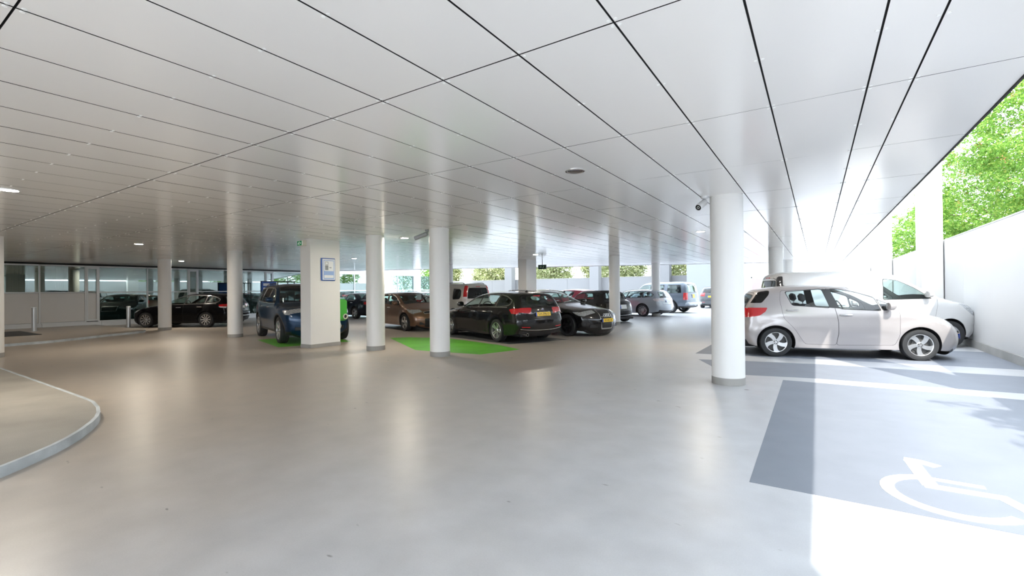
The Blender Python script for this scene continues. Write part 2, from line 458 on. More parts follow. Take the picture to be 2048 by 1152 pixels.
# ---- far walls
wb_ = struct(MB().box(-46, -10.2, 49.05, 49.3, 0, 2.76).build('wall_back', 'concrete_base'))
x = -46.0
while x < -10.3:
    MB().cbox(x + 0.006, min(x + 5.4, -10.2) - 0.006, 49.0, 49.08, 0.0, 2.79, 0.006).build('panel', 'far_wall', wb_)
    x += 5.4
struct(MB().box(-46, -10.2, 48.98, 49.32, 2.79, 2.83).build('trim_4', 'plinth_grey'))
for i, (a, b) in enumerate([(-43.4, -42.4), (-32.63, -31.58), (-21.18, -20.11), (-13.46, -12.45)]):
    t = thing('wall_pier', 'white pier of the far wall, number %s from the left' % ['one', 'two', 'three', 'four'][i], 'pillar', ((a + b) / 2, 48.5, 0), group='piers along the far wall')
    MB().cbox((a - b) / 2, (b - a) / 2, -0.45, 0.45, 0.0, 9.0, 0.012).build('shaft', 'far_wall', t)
    MB().cbox((a - b) / 2 - .012, (b - a) / 2 + .012, -0.462, 0.462, 0.0, 0.17, 0.006).build('base_band', 'plinth_grey', t)
struct(MB().box(-10.2, -5.2, 45.5, 66, 0, 8).build('wall_core', 'grey_wall'))
rd = struct(MB().box(-5.2, -5.13, 49.4, 58.4, 0.0, 2.4).build('door_1', 'red_panel'))
MB().box(-5.2, -5.10, 49.3, 49.4, 0.0, 2.5).build('door_frame', 'alu', rd)
MB().box(-5.2, -5.10, 58.4, 58.5, 0.0, 2.5).build('door_frame', 'alu', rd)
MB().box(-5.2, -5.10, 49.3, 58.5, 2.4, 2.5).build('door_frame', 'alu', rd)
struct(MB().box(-5.2, 3.35, 65.4, 65.8, 0, 6.5).build('wall_end', 'white_wall'))

struct(MB().box(-28.1, -9.6, -6.8, -6.6, 0, CEIL + .02).build('wall_light_block', 'spandrel'))  # unseen wall added to hold back light from behind on the left

# ---- left glass front
FX = -28.0
wl = struct(MB().box(FX - 0.12, FX - 0.02, -9, 27.9, 0, 0.2).build('wall_left', 'alu_light'))
def fbox(name, y0, y1, z0, z1, d0, d1, m, c=0.004):
    return MB().cbox(FX + d0, FX + d1, y0, y1, z0, z1, c).build(name, m, wl)
pj = [-6.6, -1.0, 2.4, 5.62, 7.62, 11.7, 15.8, 19.9, 24.0, 27.9]
for a, b in zip(pj[:-1], pj[1:]): fbox('plinth_panel', a + .008, b - .008, 0.0, 0.215, -0.02, 0.012, 'alu_light')
vents = [7.08 + 4.15 * k for k in range(-1, 6)]
for k, v in enumerate(vents):
    solid = v < 7
    b0, b1 = v + 0.47, v + 4.15
    mid = (5.55 if solid else (b0 + b1) / 2 + 0.02)
    if solid: b0 = 3.5
    for yy in ([b0 - .05] if not solid else []) + [mid - 0.025, b1 - 0.05]:
        fbox('mullion', yy, yy + 0.055, 0.215, 2.80, -0.05, 0.03, 'alu_light')
    for a, b in ((b0, mid - .025), (mid + .03, b1 - .05)):
        if solid: fbox('spandrel_panel', a + .004, b - .004, 0.27, 1.54, -0.03, 0.008, 'spandrel')
        else: fbox('glass_pane', a, b, 0.25, 1.55, -0.028, -0.016, 'facade_glass', 0.002)
        fbox('transom', a, b, 1.55, 1.60, -0.05, 0.025, 'alu_light')
        fbox('sill_rail', a, b, 0.215, 0.26, -0.05, 0.028, 'alu_light')
        fbox('glass_pane', a, b, 1.60, 2.74, -0.028, -0.016, 'facade_glass', 0.002)
    if not solid:
        for a, b in ((v - 0.0, v + 0.06), (v + .36, v + .42)): fbox('vent_stile', a, b, 0.25, 2.74, -0.05, 0.05, 'alu_light')
        for a, b in ((0.25, 0.34), (2.66, 2.74)): fbox('vent_rail', v + .06, v + .36, a, b, -0.05, 0.05, 'alu_light')
        fbox('vent_panel', v + .065, v + .355, 0.345, 1.55, -0.02, 0.0, 'spandrel')
        fbox('glass_pane', v + .065, v + .355, 1.56, 2.655, -0.028, -0.016, 'facade_glass', 0.002)
fbox('head_rail', 3.4, 27.9, 2.74, 2.80, -0.05, 0.03, 'alu_light')
fbox('shadow_gap', -6.6, 18.6, 2.80, 2.885, -0.05, 0.01, 'dark_gap')
fbox('spandrel_panel', -6.6, 3.45, 0.215, 2.80, -0.05, 0.01, 'spandrel')
struct(MB().box(FX - 0.12, FX + 0.02, 18.6, 27.9, 2.80, 9.0).build('wall_left_upper', 'white_wall'))
struct(MB().box(FX - 0.3, FX + 0.1, 27.9, 28.5, 0, 9.0).build('wall_left_end', 'white_wall'))
# the room behind the glass
struct(MB().box(-34.0, -33.8, -3, 28, 0, 2.9).build('wall_room', 'room_wall'))
struct(MB().box(-34.0, FX - .12, -9, 28, -0.05, 0.02).build('floor_room', 'room_floor'))
struct(MB().box(-34.0, FX - .12, -9, 28, 2.88, 3.2).build('ceiling_room', 'white_wall'))
for i, y in enumerate((4.6, 6.15)):
    t = thing('curtain', 'grey pleated curtain behind the %s upper window pane' % ('first', 'second')[i], 'curtain', (-28.45, y, 0), group='curtains behind the glass front')
    n = 26; vs = []; fs = []
    for k in range(n + 1):
        for z in (0.022, 2.74): vs.append((0.035 * (1 if k % 2 else -1), k * 0.026, z))
    for k in range(n): fs.append((2 * k, 2 * k + 2, 2 * k + 3, 2 * k + 1))
    MB().add(vs, fs).build('curtain_sheet', 'grey_wall', t)
    MB().tube([(0, -.05, 2.76), (0, .75, 2.76)], 0.012).build('curtain_rail', 'alu', t)

# ---- raised kerbs
def arc(cx, cy, r, a0, a1, n):
    return [(cx + r * math.cos(R(a0 + (a1 - a0) * i / n)), cy + r * math.sin(R(a0 + (a1 - a0) * i / n))) for i in range(n + 1)]
isl = [(-17.0, 2.05), (-8.3, 2.06), (-7.8, 2.05), (-7.35, 1.98), (-7.03, 1.90), (-6.8, 1.82), (-6.58, 1.72), (-6.27, 1.55), (-6.06, 1.41), (-5.88, 1.27), (-5.64, 1.04), (-5.46, 0.84), (-5.33, 0.55), (-5.26, 0.1), (-5.25, -3.2), (-17.0, -3.2)]
def inset(poly, d):
    pts = [Vector(p) for p in poly]; n = len(pts); out = []
    ar = sum(pts[i].x * pts[(i + 1) % n].y - pts[(i + 1) % n].x * pts[i].y for i in range(n))
    sg = 1 if ar > 0 else -1
    for i in range(n):
        a = (pts[i] - pts[i - 1]).normalized(); b = (pts[(i + 1) % n] - pts[i]).normalized()
        nn = Vector((-a.y - b.y, a.x + b.x)); nn.normalize()
        k = 1 / max(.4, nn.dot(Vector((-a.y, a.x))))
        out.append(tuple(pts[i] + nn * (d * k * sg)))
    return out
def ring_mesh(outer, inner, z0, z1):
    n = len(outer); m = MB()
    vs = [(x, y, z0) for x, y in outer] + [(x, y, z1) for x, y in outer] + [(x, y, z1) for x, y in inner] + [(x, y, z0) for x, y in inner]
    fs = []
    for i in range(n):
        j = (i + 1) % n
        fs += [(i, j, n + j, n + i), (n + i, n + j, 2 * n + j, 2 * n + i), (2 * n + i, 2 * n + j, 3 * n + j, 3 * n + i)]
    return m.add(vs, fs)
def kerb_island(name, label, poly, h):
    if sum(poly[i][0] * poly[(i + 1) % len(poly)][1] - poly[(i + 1) % len(poly)][0] * poly[i][1] for i in range(len(poly))) < 0: poly = poly[::-1]
    t = thing(name, label, 'kerb')
    inn = inset(poly, 0.035)
    ring_mesh(poly, inn, 0.0, h).build('kerb_edge', 'kerb', t)
    return t, inn
t, inn = kerb_island('kerb_island', 'raised kerb island with pale pebbled paving and rounded corner, left foreground', isl, 0.09)
cuts = [-17.2, -13.6, -11.2, -8.9, -4.8]
def clip_axis(poly, fn):
    out = []
    for i in range(len(poly)):
        a, b = poly[i], poly[(i + 1) % len(poly)]; da, db = fn(a), fn(b)
        if da >= 0: out.append(a)
        if da * db < 0:
            u = da / (da - db); out.append((a[0] + (b[0] - a[0]) * u, a[1] + (b[1] - a[1]) * u))
    return out
sk = 0.55
for a, b in zip(cuts[:-1], cuts[1:]):
    q = clip_axis(inn, lambda p: (p[0] - sk * (p[1] - 1)) - a - 0.004)
    if len(q) > 2: q = clip_axis(q, lambda p: b - 0.004 - (p[0] - sk * (p[1] - 1)))
    if len(q) > 2: MB().prism(q, 0.005, 0.086).build('paving_slab', 'paving', t)
far = [(-27.95, -3), (-19.4, -3), (-19.45, 3.2), (-19.65, 4.2), (-20.2, 5.1), (-20.8, 6.0), (-21.1, 6.7), (-21.5, 7.15), (-22.2, 7.4), (-27.95, 7.4)]
t, inn = kerb_island('kerb_island', 'low kerbed pavement in front of the glass front by the bollards', far, 0.075)
MB().prism(inn, 0.005, 0.071).build('paving_slab', 'floor', t)
t = thing('door_mat', 'dark entrance mat on the pavement at the left edge', 'mat', (-24.4, 3.6, 0.0712))
MB().cbox(-1.5, 1.5, -1.0, 1.0, 0, 0.015, 0.004).build('mat_sheet', 'black_plastic', t)

# ---- painted floor markings (thin coats of paint)
def paint(name, label, poly, m, z=0.002):
    o = MB().prism(poly, 0.0003, z).build(name, m)
    return tag(o, label, 'floor marking')
paint('painted_bay', 'grey-blue painted disabled parking bay in the foreground right', [(-0.44, 3.9), (3.07, 3.9), (3.07, 8.5), (-0.46, 8.49)], 'bay_grey')
paint('painted_bay', 'grey-blue painted strip between the disabled bay and the silver hatchback', [(-2.05, 10.12), (-1.3, 8.62), (0, 8.9), (3.07, 9.05), (3.07, 10.68), (0, 10.56), (-1.2, 10.33)], 'bay_grey')
paint('painted_bay', 'grey-blue painted bay under the silver hatchback', [(-2.3, 11.0), (0, 11.3), (3.07, 11.55), (3.07, 14.2), (-2.3, 13.6)], 'bay_grey')
paint('painted_bay', 'bright green painted charging bay behind the pair of white columns', [(-11.3, 10.15), (-8.4, 8.36), (-6.47, 8.5), (-6.15, 9.7), (-7.2, 10.25), (-9.6, 10.95), (-10.9, 10.6)], 'bay_green')
paint('painted_bay', 'green painted charging bay under the blue off-roader', [(-14.6, 7.75), (-12.1, 6.98), (-11.55, 8.9), (-14.2, 9.7)], 'bay_green')
paint('painted_bay', 'dark painted parking bay under the black estate car with red tail lights', [(-11.0, 11.6), (-7.0, 10.5), (-6.1, 12.3), (-10.3, 13.7)], 'bay_dark')
sym = thing('wheelchair_symbol', 'white wheelchair symbol painted in the disabled bay', 'floor marking', (0, 0, 0.0021))
S_ = 0.0018
RZ = [0.0014]
def ribbon(name, pts, w):
    RZ[0] += 0.0004; S_ = RZ[0]
    o = stroke(pts, w); n = len(pts); m = MB()
    vs = [(x, y, z) for z in (0, S_) for x, y in o]
    k = 2 * n; fs = []
    for q in range(n - 1): fs += [(k + 2 * n - 1 - q, k + 2 * n - 2 - q, k + q + 1, k + q)]
    for q in range(k): fs.append((q, (q + 1) % k, k + (q + 1) % k, k + q))
    me = m.add(vs, fs)
    ob = me.build(name, 'mark_white', sym)
    bmm = bmesh.new(); bmm.from_mesh(ob.data); bmesh.ops.recalc_face_normals(bmm, faces=bmm.faces); bmm.to_mesh(ob.data); bmm.free()
ribbon('head', [(0.60, 5.10), (0.70, 5.085), (0.80, 5.01)], 0.05)
ribbon('torso', [(0.645, 5.08), (0.66, 4.80), (0.68, 4.50)], 0.05)
ribbon('leg', [(0.64, 4.50), (1.05, 4.505), (1.17, 4.22), (1.28, 4.23)], 0.045)
ribbon('arm', [(0.67, 4.675), (1.0, 4.665)], 0.03)
ribbon('wheel', arc(0.76, 4.345, 0.345, 112, 325, 22), 0.042)

# ---- columns and square pillars
def column(x, y, label, r=0.225):
    t = thing('round_column', label, 'column', (x, y, 0), group='round white columns')
    MB().lathe([(r, 0.105), (r, CEIL + 0.008)], n=56, cap=False).build('shaft', 'white_paint', t, smooth=True)
    MB().lathe([(r + 0.004, 0.0), (r + 0.004, 0.105), (r - .002, 0.112)], n=56, cap=False).build('base_band', 'plinth_grey', t, smooth=True)
    return t
c5 = column(-1.15, 7.8, 'big round white column nearest the viewer, beside the silver hatchback', 0.234)
column(-7.15, 7.9, 'right one of the close pair of round white columns, with bullet camera')
column(-9.34, 7.93, 'left one of the close pair of round white columns, right of the square pillar')
column(-16.27, 7.9, 'round white column between the black estate and the blue off-roader')
column(-22.21, 8.05, 'round white column in front of the black estate by the glass front')
column(-16.3, 2.4, 'round white column cut off by the left edge of the picture')
column(-7.11, 18.7, 'round white column beside the nose of the black four-ring estate')
column(-7.24, 25.15, 'slim far round white column in front of the silver estate car')
column(-1.19, 18.7, 'round white column behind the silver van, the nearer of two')
column(-1.19, 27.4, 'farthest round white column behind the silver van')
column(-16.27, 18.7, 'far round white column seen beside the light grey van')
def pillar(x0, x1, y0, y1, label):
    t = thing('square_pillar', label, 'pillar', ((x0 + x1) / 2, (y0 + y1) / 2, 0), group='square pillars under the ceiling')
    a, b = (x1 - x0) / 2, (y1 - y0) / 2
    MB().cbox(-a, a, -b, b, 0.0, CEIL + 0.008, 0.006).build('shaft', 'white_paint', t)
    MB().cbox(-a - .006, a + .006, -b - .006, b + .006, 0.0, 0.10, 0.004).build('base_band', 'plinth_grey', t)
pillar(-11.5, -11.05, 7.25, 8.15, 'square white pillar with the blue poster and exit sign')
pillar(-11.5, -11.05, 18.05, 18.95, 'square grey-white pillar far behind the black estate car')

# ---- ceiling downlights
def downlight(x, y, on, label):
    t = thing('downlight', label, 'ceiling light', (x, y, CEIL), group='round ceiling downlights')
    MB().lathe([(0.118, 0.001), (0.118, -0.006), (0.105, -0.010), (0.094, -0.006), (0.094, 0.004)], n=32, cap=False).build('trim_ring', 'chrome' if not on else 'alu', t, smooth=True)
    MB().lathe([(0.093, -0.004), (0.085, -0.0012), (0.0, -0.0006)], n=32, cap=False).build('lamp_face', 'lamp_on' if on else 'lamp_off', t, smooth=True)
downlight(-2.39, 5.04, False, 'unlit round downlight in the ceiling, nearest the viewer')
downlight(-2.39, 12.2, True, 'lit downlight in the ceiling left of the nearest column')
downlight(-9.04, 1.5, True, 'lit downlight at the left edge of the ceiling')
downlight(-9.08, 8.69, True, 'lit downlight between the pair of round columns')
downlight(-15.93, 5.16, True, 'lit downlight above the column before the blue off-roader')
downlight(-16.26, 12.7, True, 'lit downlight right of the square poster pillar')
downlight(-22.85, 8.9, True, 'lit downlight above the black estate at the glass front')
downlight(-22.9, 1.4, True, 'lit downlight out over the pavement by the glass front')
downlight(-9.3, 15.9, True, 'small lit downlight over the light grey van')

# ---- signs and small fittings
t = thing('exit_sign', 'small green emergency exit sign at the top of the square pillar', 'exit sign', (-11.30, 7.215, 2.70))
MB().cbox(-0.22, 0.10, -0.035, 0.035, -0.005, 0.14, 0.008).build('housing', 'cream_plastic', t)
MB().box(-0.212, -0.02, -0.039, -0.035, 0.008, 0.128).build('green_face', 'exit_green', t)
MB().box(-0.008, 0.03, -0.039, -0.035, 0.008, 0.128).build('white_strip', 'exit_white', t)
fm = MB()
def face_prism(poly, d0=-0.042, d1=-0.039):
    m = MB(); n = len(poly)
    vs = [(x, d0, z) for x, z in poly] + [(x, d1, z) for x, z in poly]
    return m.add(vs, [tuple(range(n)), tuple(range(2 * n - 1, n - 1, -1))] + [(i, n + i, n + (i + 1) % n, (i + 1) % n) for i in range(n)])
face_prism(stroke([(-0.185, 0.045), (-0.150, 0.065), (-0.130, 0.095), (-0.112, 0.112)], 0.010)).build('running_figure', 'exit_white', t)
face_prism(stroke([(-0.150, 0.070), (-0.128, 0.040), (-0.125, 0.018)], 0.009)).build('running_figure', 'exit_white', t)
face_prism([(-0.10, 0.07), (-0.075, 0.092), (-0.075, 0.078), (-0.04, 0.078), (-0.04, 0.062), (-0.075, 0.062), (-0.075, 0.048)]).build('arrow', 'exit_white', t)
t = thing('exit_sign', 'small dark hanging exit sign beside the far square pillar', 'exit sign', (-10.47, 18.5, 2.42))
MB().cbox(-0.2, 0.2, -0.04, 0.04, 0.0, 0.2, 0.008).build('housing', 'black_plastic', t)
MB().box(-0.18, 0.18, -0.044, -0.04, 0.02, 0.18).build('green_face', 'exit_green_backlit', t)
face_prism([(-0.13, 0.1), (-0.08, 0.15), (-0.08, 0.12), (0.0, 0.12), (0.0, 0.08), (-0.08, 0.08), (-0.08, 0.05)], -0.047, -0.044).build('arrow', 'exit_white_backlit', t)
face_prism(stroke([(0.04, 0.04), (0.08, 0.08), (0.11, 0.15)], 0.014), -0.047, -0.044).build('running_figure', 'exit_white_backlit', t)
MB().box(-0.01, 0.01, -0.01, 0.01, 0.2, 0.46).build('hanger', 'black_plastic', t)

t = thing('poster_frame', 'blue framed poster with white information sheet on the square pillar', 'poster', (-11.05, 7.765, 1.775))
def xface(y0, y1, z0, z1, d0, d1): return MB().box(d0, d1, y0, y1, z0, z1)
MB().cbox(0.0, 0.035, -0.215, 0.215, 0.0, 0.61, 0.012).build('frame', 'sign_blue', t)
xface(-0.185, 0.195, 0.025, 0.585, 0.035, 0.038).build('white_border', 'sheet_white', t)
xface(-0.155, 0.170, 0.045, 0.555, 0.038, 0.040).build('blue_mount', 'sheet_pale_blue', t)
xface(-0.135, 0.150, 0.26, 0.535, 0.040, 0.042).build('sheet', 'sheet_white', t)
xface(-0.125, 0.150, 0.155, 0.25, 0.040, 0.0415).build('band', 'sheet_pale_blue', t)
xface(-0.135, 0.150, 0.075, 0.15, 0.040, 0.042).build('footer', 'sheet_white', t)
pic = xface(-0.11, -0.01, 0.43, 0.51, 0.042, 0.0426).build('picture_outline', 'sheet_grey', t)
xface(-0.098, -0.022, 0.442, 0.498, 0.0426, 0.0432).build('picture_field', 'sheet_white', pic)
xface(-0.11, -0.01, 0.285, 0.415, 0.042, 0.0426).build('picture_outline', 'sheet_grey', t)
o = MB().add([(0.0426, 0.01, 0.345), (0.0426, 0.06, 0.345), (0.0426, 0.06, 0.33), (0.0426, 0.09, 0.353), (0.0426, 0.06, 0.376), (0.0426, 0.06, 0.361), (0.0426, 0.01, 0.361)], [tuple(range(7))]).build('arrow', 'sheet_grey', t)

t = thing('charge_point', 'bright green wall charger on the side of the square pillar', 'charger', (-11.29, 8.16, 0.66))
MB().cbox(-0.17, 0.17, 0.0, 0.30, 0.0, 0.60, 0.045).build('housing', 'charger_green', t, smooth=False)
MB().cbox(-0.12, 0.12, 0.06, 0.24, 0.60, 0.655, 0.02).build('cap', 'charger_cap', t)
MB().lathe([(0.075, 0.0), (0.075, 0.035), (0.055, 0.035), (0.05, 0.01), (0.0, 0.01)], n=24, c=(0.165, 0.20, 0.12), axis='x', cap=False).build('socket', 'cream_plastic', t, smooth=True)
MB().lathe([(0.048, 0.012), (0.0, 0.014)], n=20, c=(0.165, 0.20, 0.12), axis='x', cap=False).build('socket_core', 'black_plastic', t)
MB().tube([(0.02, 0.12, 0.0), (0.06, 0.14, -0.14), (0.03, 0.10, -0.28), (-0.05, 0.05, -0.38)], 0.018).build('cable', 'alu_light', t, smooth=True)

def cctv(label, mount, body0, body1, m, lens):
    t = thing('security_camera', label, 'camera', mount)
    mo = Vector(mount); a = Vector(body0) - mo; b = Vector(body1) - mo
    MB().lathe([(0.055, 0.0), (0.055, -0.03), (0.03, -0.045), (0.0, -0.045)], n=20).build('mount', m, t, smooth=True)
    MB().tube([(0, 0, -0.03), (0, 0, a.z * 0.75), a + (b - a) * 0.18], 0.016).build('arm', m, t, smooth=True)
    d = (b - a); L = d.length
    q = d.to_track_quat('Z', 'Y')
    hd = MB().lathe([(0.0, 0.0), (0.035, 0.0), (0.05, 0.03), (0.05, L), (0.045, L), (0.045, L - .012)], n=26, cap=False).build('body', m, t, smooth=True)
    hd.location = a; hd.rotation_mode = 'QUATERNION'; hd.rotation_quaternion = q
    ln = MB().lathe([(0.045, L - .010), (0.0, L - .008)], n=26, cap=False).build('lens_plate', 'lens_black', hd, smooth=True)
    MB().lathe([(0.020, L - .008), (0.020, L - .002), (0.014, L - .002), (0.014, L - .006)], n=20, cap=False).build('lens_ring', 'camera_white', hd, smooth=True)
cctv('white bullet security camera facing the viewer beside the nearest column', (-1.42, 7.60, CEIL), (-1.42, 7.62, 2.80), (-1.485, 7.42, 2.685), 'camera_white', True)
cctv('grey bullet security camera pointing left on the paired column', (-7.47, 7.86, CEIL), (-7.47, 7.86, 2.785), (-7.80, 7.80, 2.70), 'camera_grey', True)

def bollard(x, y, label):
    t = thing('bollard', label, 'bollard', (x, y, 0.0 if y > 7.4 else 0.0712), group='steel bollards before the glass front')
    MB().lathe([(0.075, 0.0), (0.075, 0.9)], n=24, cap=False).build('post', 'alu', t, smooth=True)
    MB().lathe([(0.079, 0.9), (0.079, 0.93), (0.07, 0.945), (0.0, 0.945)], n=24, cap=False).build('cap', 'alu_light', t, smooth=True)
    MB().lathe([(0.11, 0.0), (0.11, 0.008), (0.075, 0.012)], n=24, cap=False).build('foot_ring', 'alu', t)
bollard(-25.44, 4.89, 'steel bollard in front of the grey lower wall panel, left one')
bollard(-25.43, 7.85, 'steel bollard before the glass beside the nose of the black estate')

t = thing('notice_rail', 'dark metal rail with blue notice board near the glass front', 'railing', (-25.6, 14.75, 0))
for yy in (-0.95, 0.0, 0.6, 1.0): MB().box(-0.02, 0.02, yy - .02, yy + .02, 0, 2.10).build('post', 'black_plastic', t)
MB().box(-0.025, 0.025, -0.97, 1.02, 2.08, 2.13).build('top_rail', 'black_plastic', t)
MB().cbox(0.02, 0.05, -0.95, -0.1, 1.25, 2.09, 0.006).build('board', 'sign_blue', t)
for zz in (1.35, 1.62, 1.86): MB().box(0.05, 0.053, -0.85, -0.5, zz, zz + .14).build('notice', 'sheet_white', t)
# ================================================================== cars
def catmull(pts, step):
    """dense centripetal-like spline through rows of numbers (first two are x, z)"""
    P = np.array(pts, float)
    P = np.vstack([2 * P[0] - P[1], P, 2 * P[-1] - P[-2]])
    out = []
    for i in range(1, len(P) - 2):
        p0, p1, p2, p3 = P[i - 1], P[i], P[i + 1], P[i + 2]
        d = [max(1e-4, np.linalg.norm(b[:2] - a[:2])) ** 0.5 for a, b in ((p0, p1), (p1, p2), (p2, p3))]
        t0, t1 = 0, d[0]; t2 = t1 + d[1]; t3 = t2 + d[2]
        n = max(1, int(round(np.linalg.norm(p2[:2] - p1[:2]) / step)))
        for k in range(n):
            t = t1 + (t2 - t1) * k / n
            a1 = (t1 - t) / (t1 - t0) * p0 + (t - t0) / (t1 - t0) * p1
            a2 = (t2 - t) / (t2 - t1) * p1 + (t - t1) / (t2 - t1) * p2
            a3 = (t3 - t) / (t3 - t2) * p2 + (t - t2) / (t3 - t2) * p3
            b1 = (t2 - t) / (t2 - t0) * a1 + (t - t0) / (t2 - t0) * a2
            b2 = (t3 - t) / (t3 - t1) * a2 + (t - t1) / (t3 - t1) * a3
            out.append((t2 - t) / (t2 - t1) * b1 + (t - t1) / (t2 - t1) * b2)
    out.append(P[-2])
    return np.array(out)

def in_poly(poly, pts):
    poly = np.asarray(poly, float); x, y = pts[:, 0], pts[:, 1]
    inside = np.zeros(len(pts), bool)
    x1, y1 = poly[:, 0], poly[:, 1]; x2, y2 = np.roll(x1, -1), np.roll(y1, -1)
    for a, b, c, d in zip(x1, y1, x2, y2):
        if b == d: continue
        cond = ((b > y) != (d > y)) & (x < (c - a) * (y - b) / (d - b) + a)
        inside ^= cond
    return inside

def resample(poly, step, closed=True):
    out = []; n = len(poly)
    for i in range(n if closed else n - 1):
        a = np.array(poly[i], float); b = np.array(poly[(i + 1) % n], float)
        k = max(1, int(math.ceil(np.linalg.norm(b - a) / step)))
        for j in range(k): out.append(tuple(a + (b - a) * j / k))
    if not closed: out.append(tuple(poly[-1]))
    return out

def rounded(poly, r=0.04, n=3):
    """round the corners of a polygon"""
    out = []; m = len(poly)
    for i in range(m):
        p = np.array(poly[i], float); a = np.array(poly[i - 1], float); b = np.array(poly[(i + 1) % m], float)
        la, lb = np.linalg.norm(a - p), np.linalg.norm(b - p)
        k = min(r, la * .4, lb * .4)
        s, e = p + (a - p) / la * k, p + (b - p) / lb * k
        for j in range(n + 1):
            t = j / n; out.append(tuple((1 - t) ** 2 * s + 2 * t * (1 - t) * p + t * t * e))
    return out

def triangulate(domain, feats, grid):
    """constrained triangulation of a flat domain; returns points, triangles, class of each triangle"""
    pts = []; edges = []
    def loop(poly):
        o = len(pts); pts.extend(Vector(p) for p in poly); n = len(poly)
        edges.extend((o + i, o + (i + 1) % n) for i in range(n))
    loop(domain)
    for nm, poly in feats: loop(poly)
    D = np.array(domain)
    gx = np.arange(D[:, 0].min() + grid * .5, D[:, 0].max(), grid); gy = np.arange(D[:, 1].min() + grid * .5, D[:, 1].max(), grid)
    G = np.array([(a + (grid * .5 if j % 2 else 0), b) for j, b in enumerate(gy) for a in gx])
    G = G[in_poly(domain, G)]
    C = np.array([(p[0], p[1]) for p in pts])
    keep = np.ones(len(G), bool)
    for i in range(0, len(G), 400):
        d2 = ((G[i:i + 400, None, :] - C[None]) ** 2).sum(2).min(1)
        keep[i:i + 400] = d2 > (grid * .35) ** 2
    pts.extend(Vector(p) for p in G[keep])
    v, e, f, *_ = delaunay_2d_cdt(pts, edges, [], 0, 1e-5, False)
    V = np.array([(p.x, p.y) for p in v]); T = np.array([q for q in f if len(q) == 3])
    cen = V[T].mean(1)
    ok = in_poly(domain, cen)
    T, cen = T[ok], cen[ok]
    cls = np.zeros(len(T), int)
    for k, (nm, poly) in enumerate(feats): cls[in_poly(poly, cen)] = k + 1
    # consistent winding
    a = V[T]; ar = np.cross(a[:, 1] - a[:, 0], a[:, 2] - a[:, 0])
    T[ar < 0] = T[ar < 0][:, ::-1]
    return V, T[np.abs(ar) > 1e-10], cls[np.abs(ar) > 1e-10]

WHEEL_CACHE = {}
def wheel_meshes(Rt, wd, style):
    key = (round(Rt, 3), wd, style)
    if key in WHEEL_CACHE: return WHEEL_CACHE[key]
    rr = Rt * (0.70 if style != 'steel' else 0.64); h = wd / 2
    prof = [(rr, h * .86), (rr + .015, h * .95), (rr + (Rt - rr) * .5, h), (Rt * .965, h * .92), (Rt * .99, h * .78), (Rt, h * .5), (Rt, 0), (Rt, -h * .5), (Rt * .99, -h * .78), (Rt * .965, -h * .92), (rr + (Rt - rr) * .5, -h), (rr, -h * .9)]
    tyre = MB().lathe(prof, n=44, axis='y', cap=False).mesh('tyre', 'rubber', True)
    rim = MB()
    rim.lathe([(rr * 1.005, h * .88), (rr * .985, h * .93), (rr * .94, h * .90), (rr * .92, h * .55), (rr * .90, -h * .6)], n=44, axis='y', cap=False)
    yo = h * .78
    n, w0, w1, tw, dbl, th = {'five_swirl': (5, .030, .046, .30, 0, .03), 'ten': (10, .016, .020, 0, 0, .022), 'five_double': (5, .020, .016, 0, .036, .022),
                          'five': (5, .035, .04, 0, 0, .028), 'five_wide': (5, .045, .052, 0.1, 0, .03), 'twelve': (12, .013, .018, .12, 0, .02), 'steel': (9, .03, .036, 0, 0, .02)}[style]
    def blade(a0, off):
        pr = []
        K = 6
        for k in range(K + 1):
            t = k / K; r = rr * (.10 + .86 * t); a = a0 + tw * t * t
            hw = (w0 + (w1 - w0) * t) + (rr * .08 * max(0, (t - .8) / .2) ** 2 if style == 'five_swirl' else 0)
            o = off * (0.45 + .55 * t)
            ca, sa = math.cos(a), math.sin(a)
            dish = yo - 0.018 * (1 - t) - th * .0
            pr.append((r * sa + (o - hw) * ca, r * ca - (o - hw) * sa, r * sa + (o + hw) * ca, r * ca - (o + hw) * sa, dish))
        vs = []; fs = []
        for x0, z0, x1, z1, d in pr: vs += [(x0, d, z0), (x1, d, z1), (x1, d - th, z1), (x0, d - th, z0)]
        for k in range(K):
            q = 4 * k
            for e in range(4): fs.append((q + e, q + (e + 1) % 4, q + 4 + (e + 1) % 4, q + 4 + e))
        rim.add(vs, [f[::-1] for f in fs])
    for i in range(n):
        a = 2 * math.pi * i / n
        if dbl: blade(a, dbl); blade(a, -dbl)
        else: blade(a, 0)
    rim.lathe([(rr * .24, yo - .045), (rr * .24, yo - .006), (rr * .20, yo + .002), (0.0, yo + .003)], n=24, axis='y', cap=False)
    rimm = rim.mesh('rim', 'rim_silver', True)
    disc = MB().lathe([(0, -.01), (rr * .89, -.01), (rr * .89, .008), (rr * .6, .010), (rr * .58, .03), (rr * .3, .035), (0, .035)], n=28, axis='y', cap=False).mesh('brake_disc', 'brake', True)
    nuts = MB()
    for i in range(5):
        a = 2 * math.pi * (i + .5) / 5
        nuts.lathe([(.011, yo - .006), (.011, yo + .012), (0, yo + .014)], n=8, axis='y', c=(rr * .15 * math.sin(a), 0, rr * .15 * math.cos(a)), cap=False)
    nutm = nuts.mesh('wheel_nuts', 'brake')
    WHEEL_CACHE[key] = (tyre, rimm, disc, nutm)
    return WHEEL_CACHE[key]

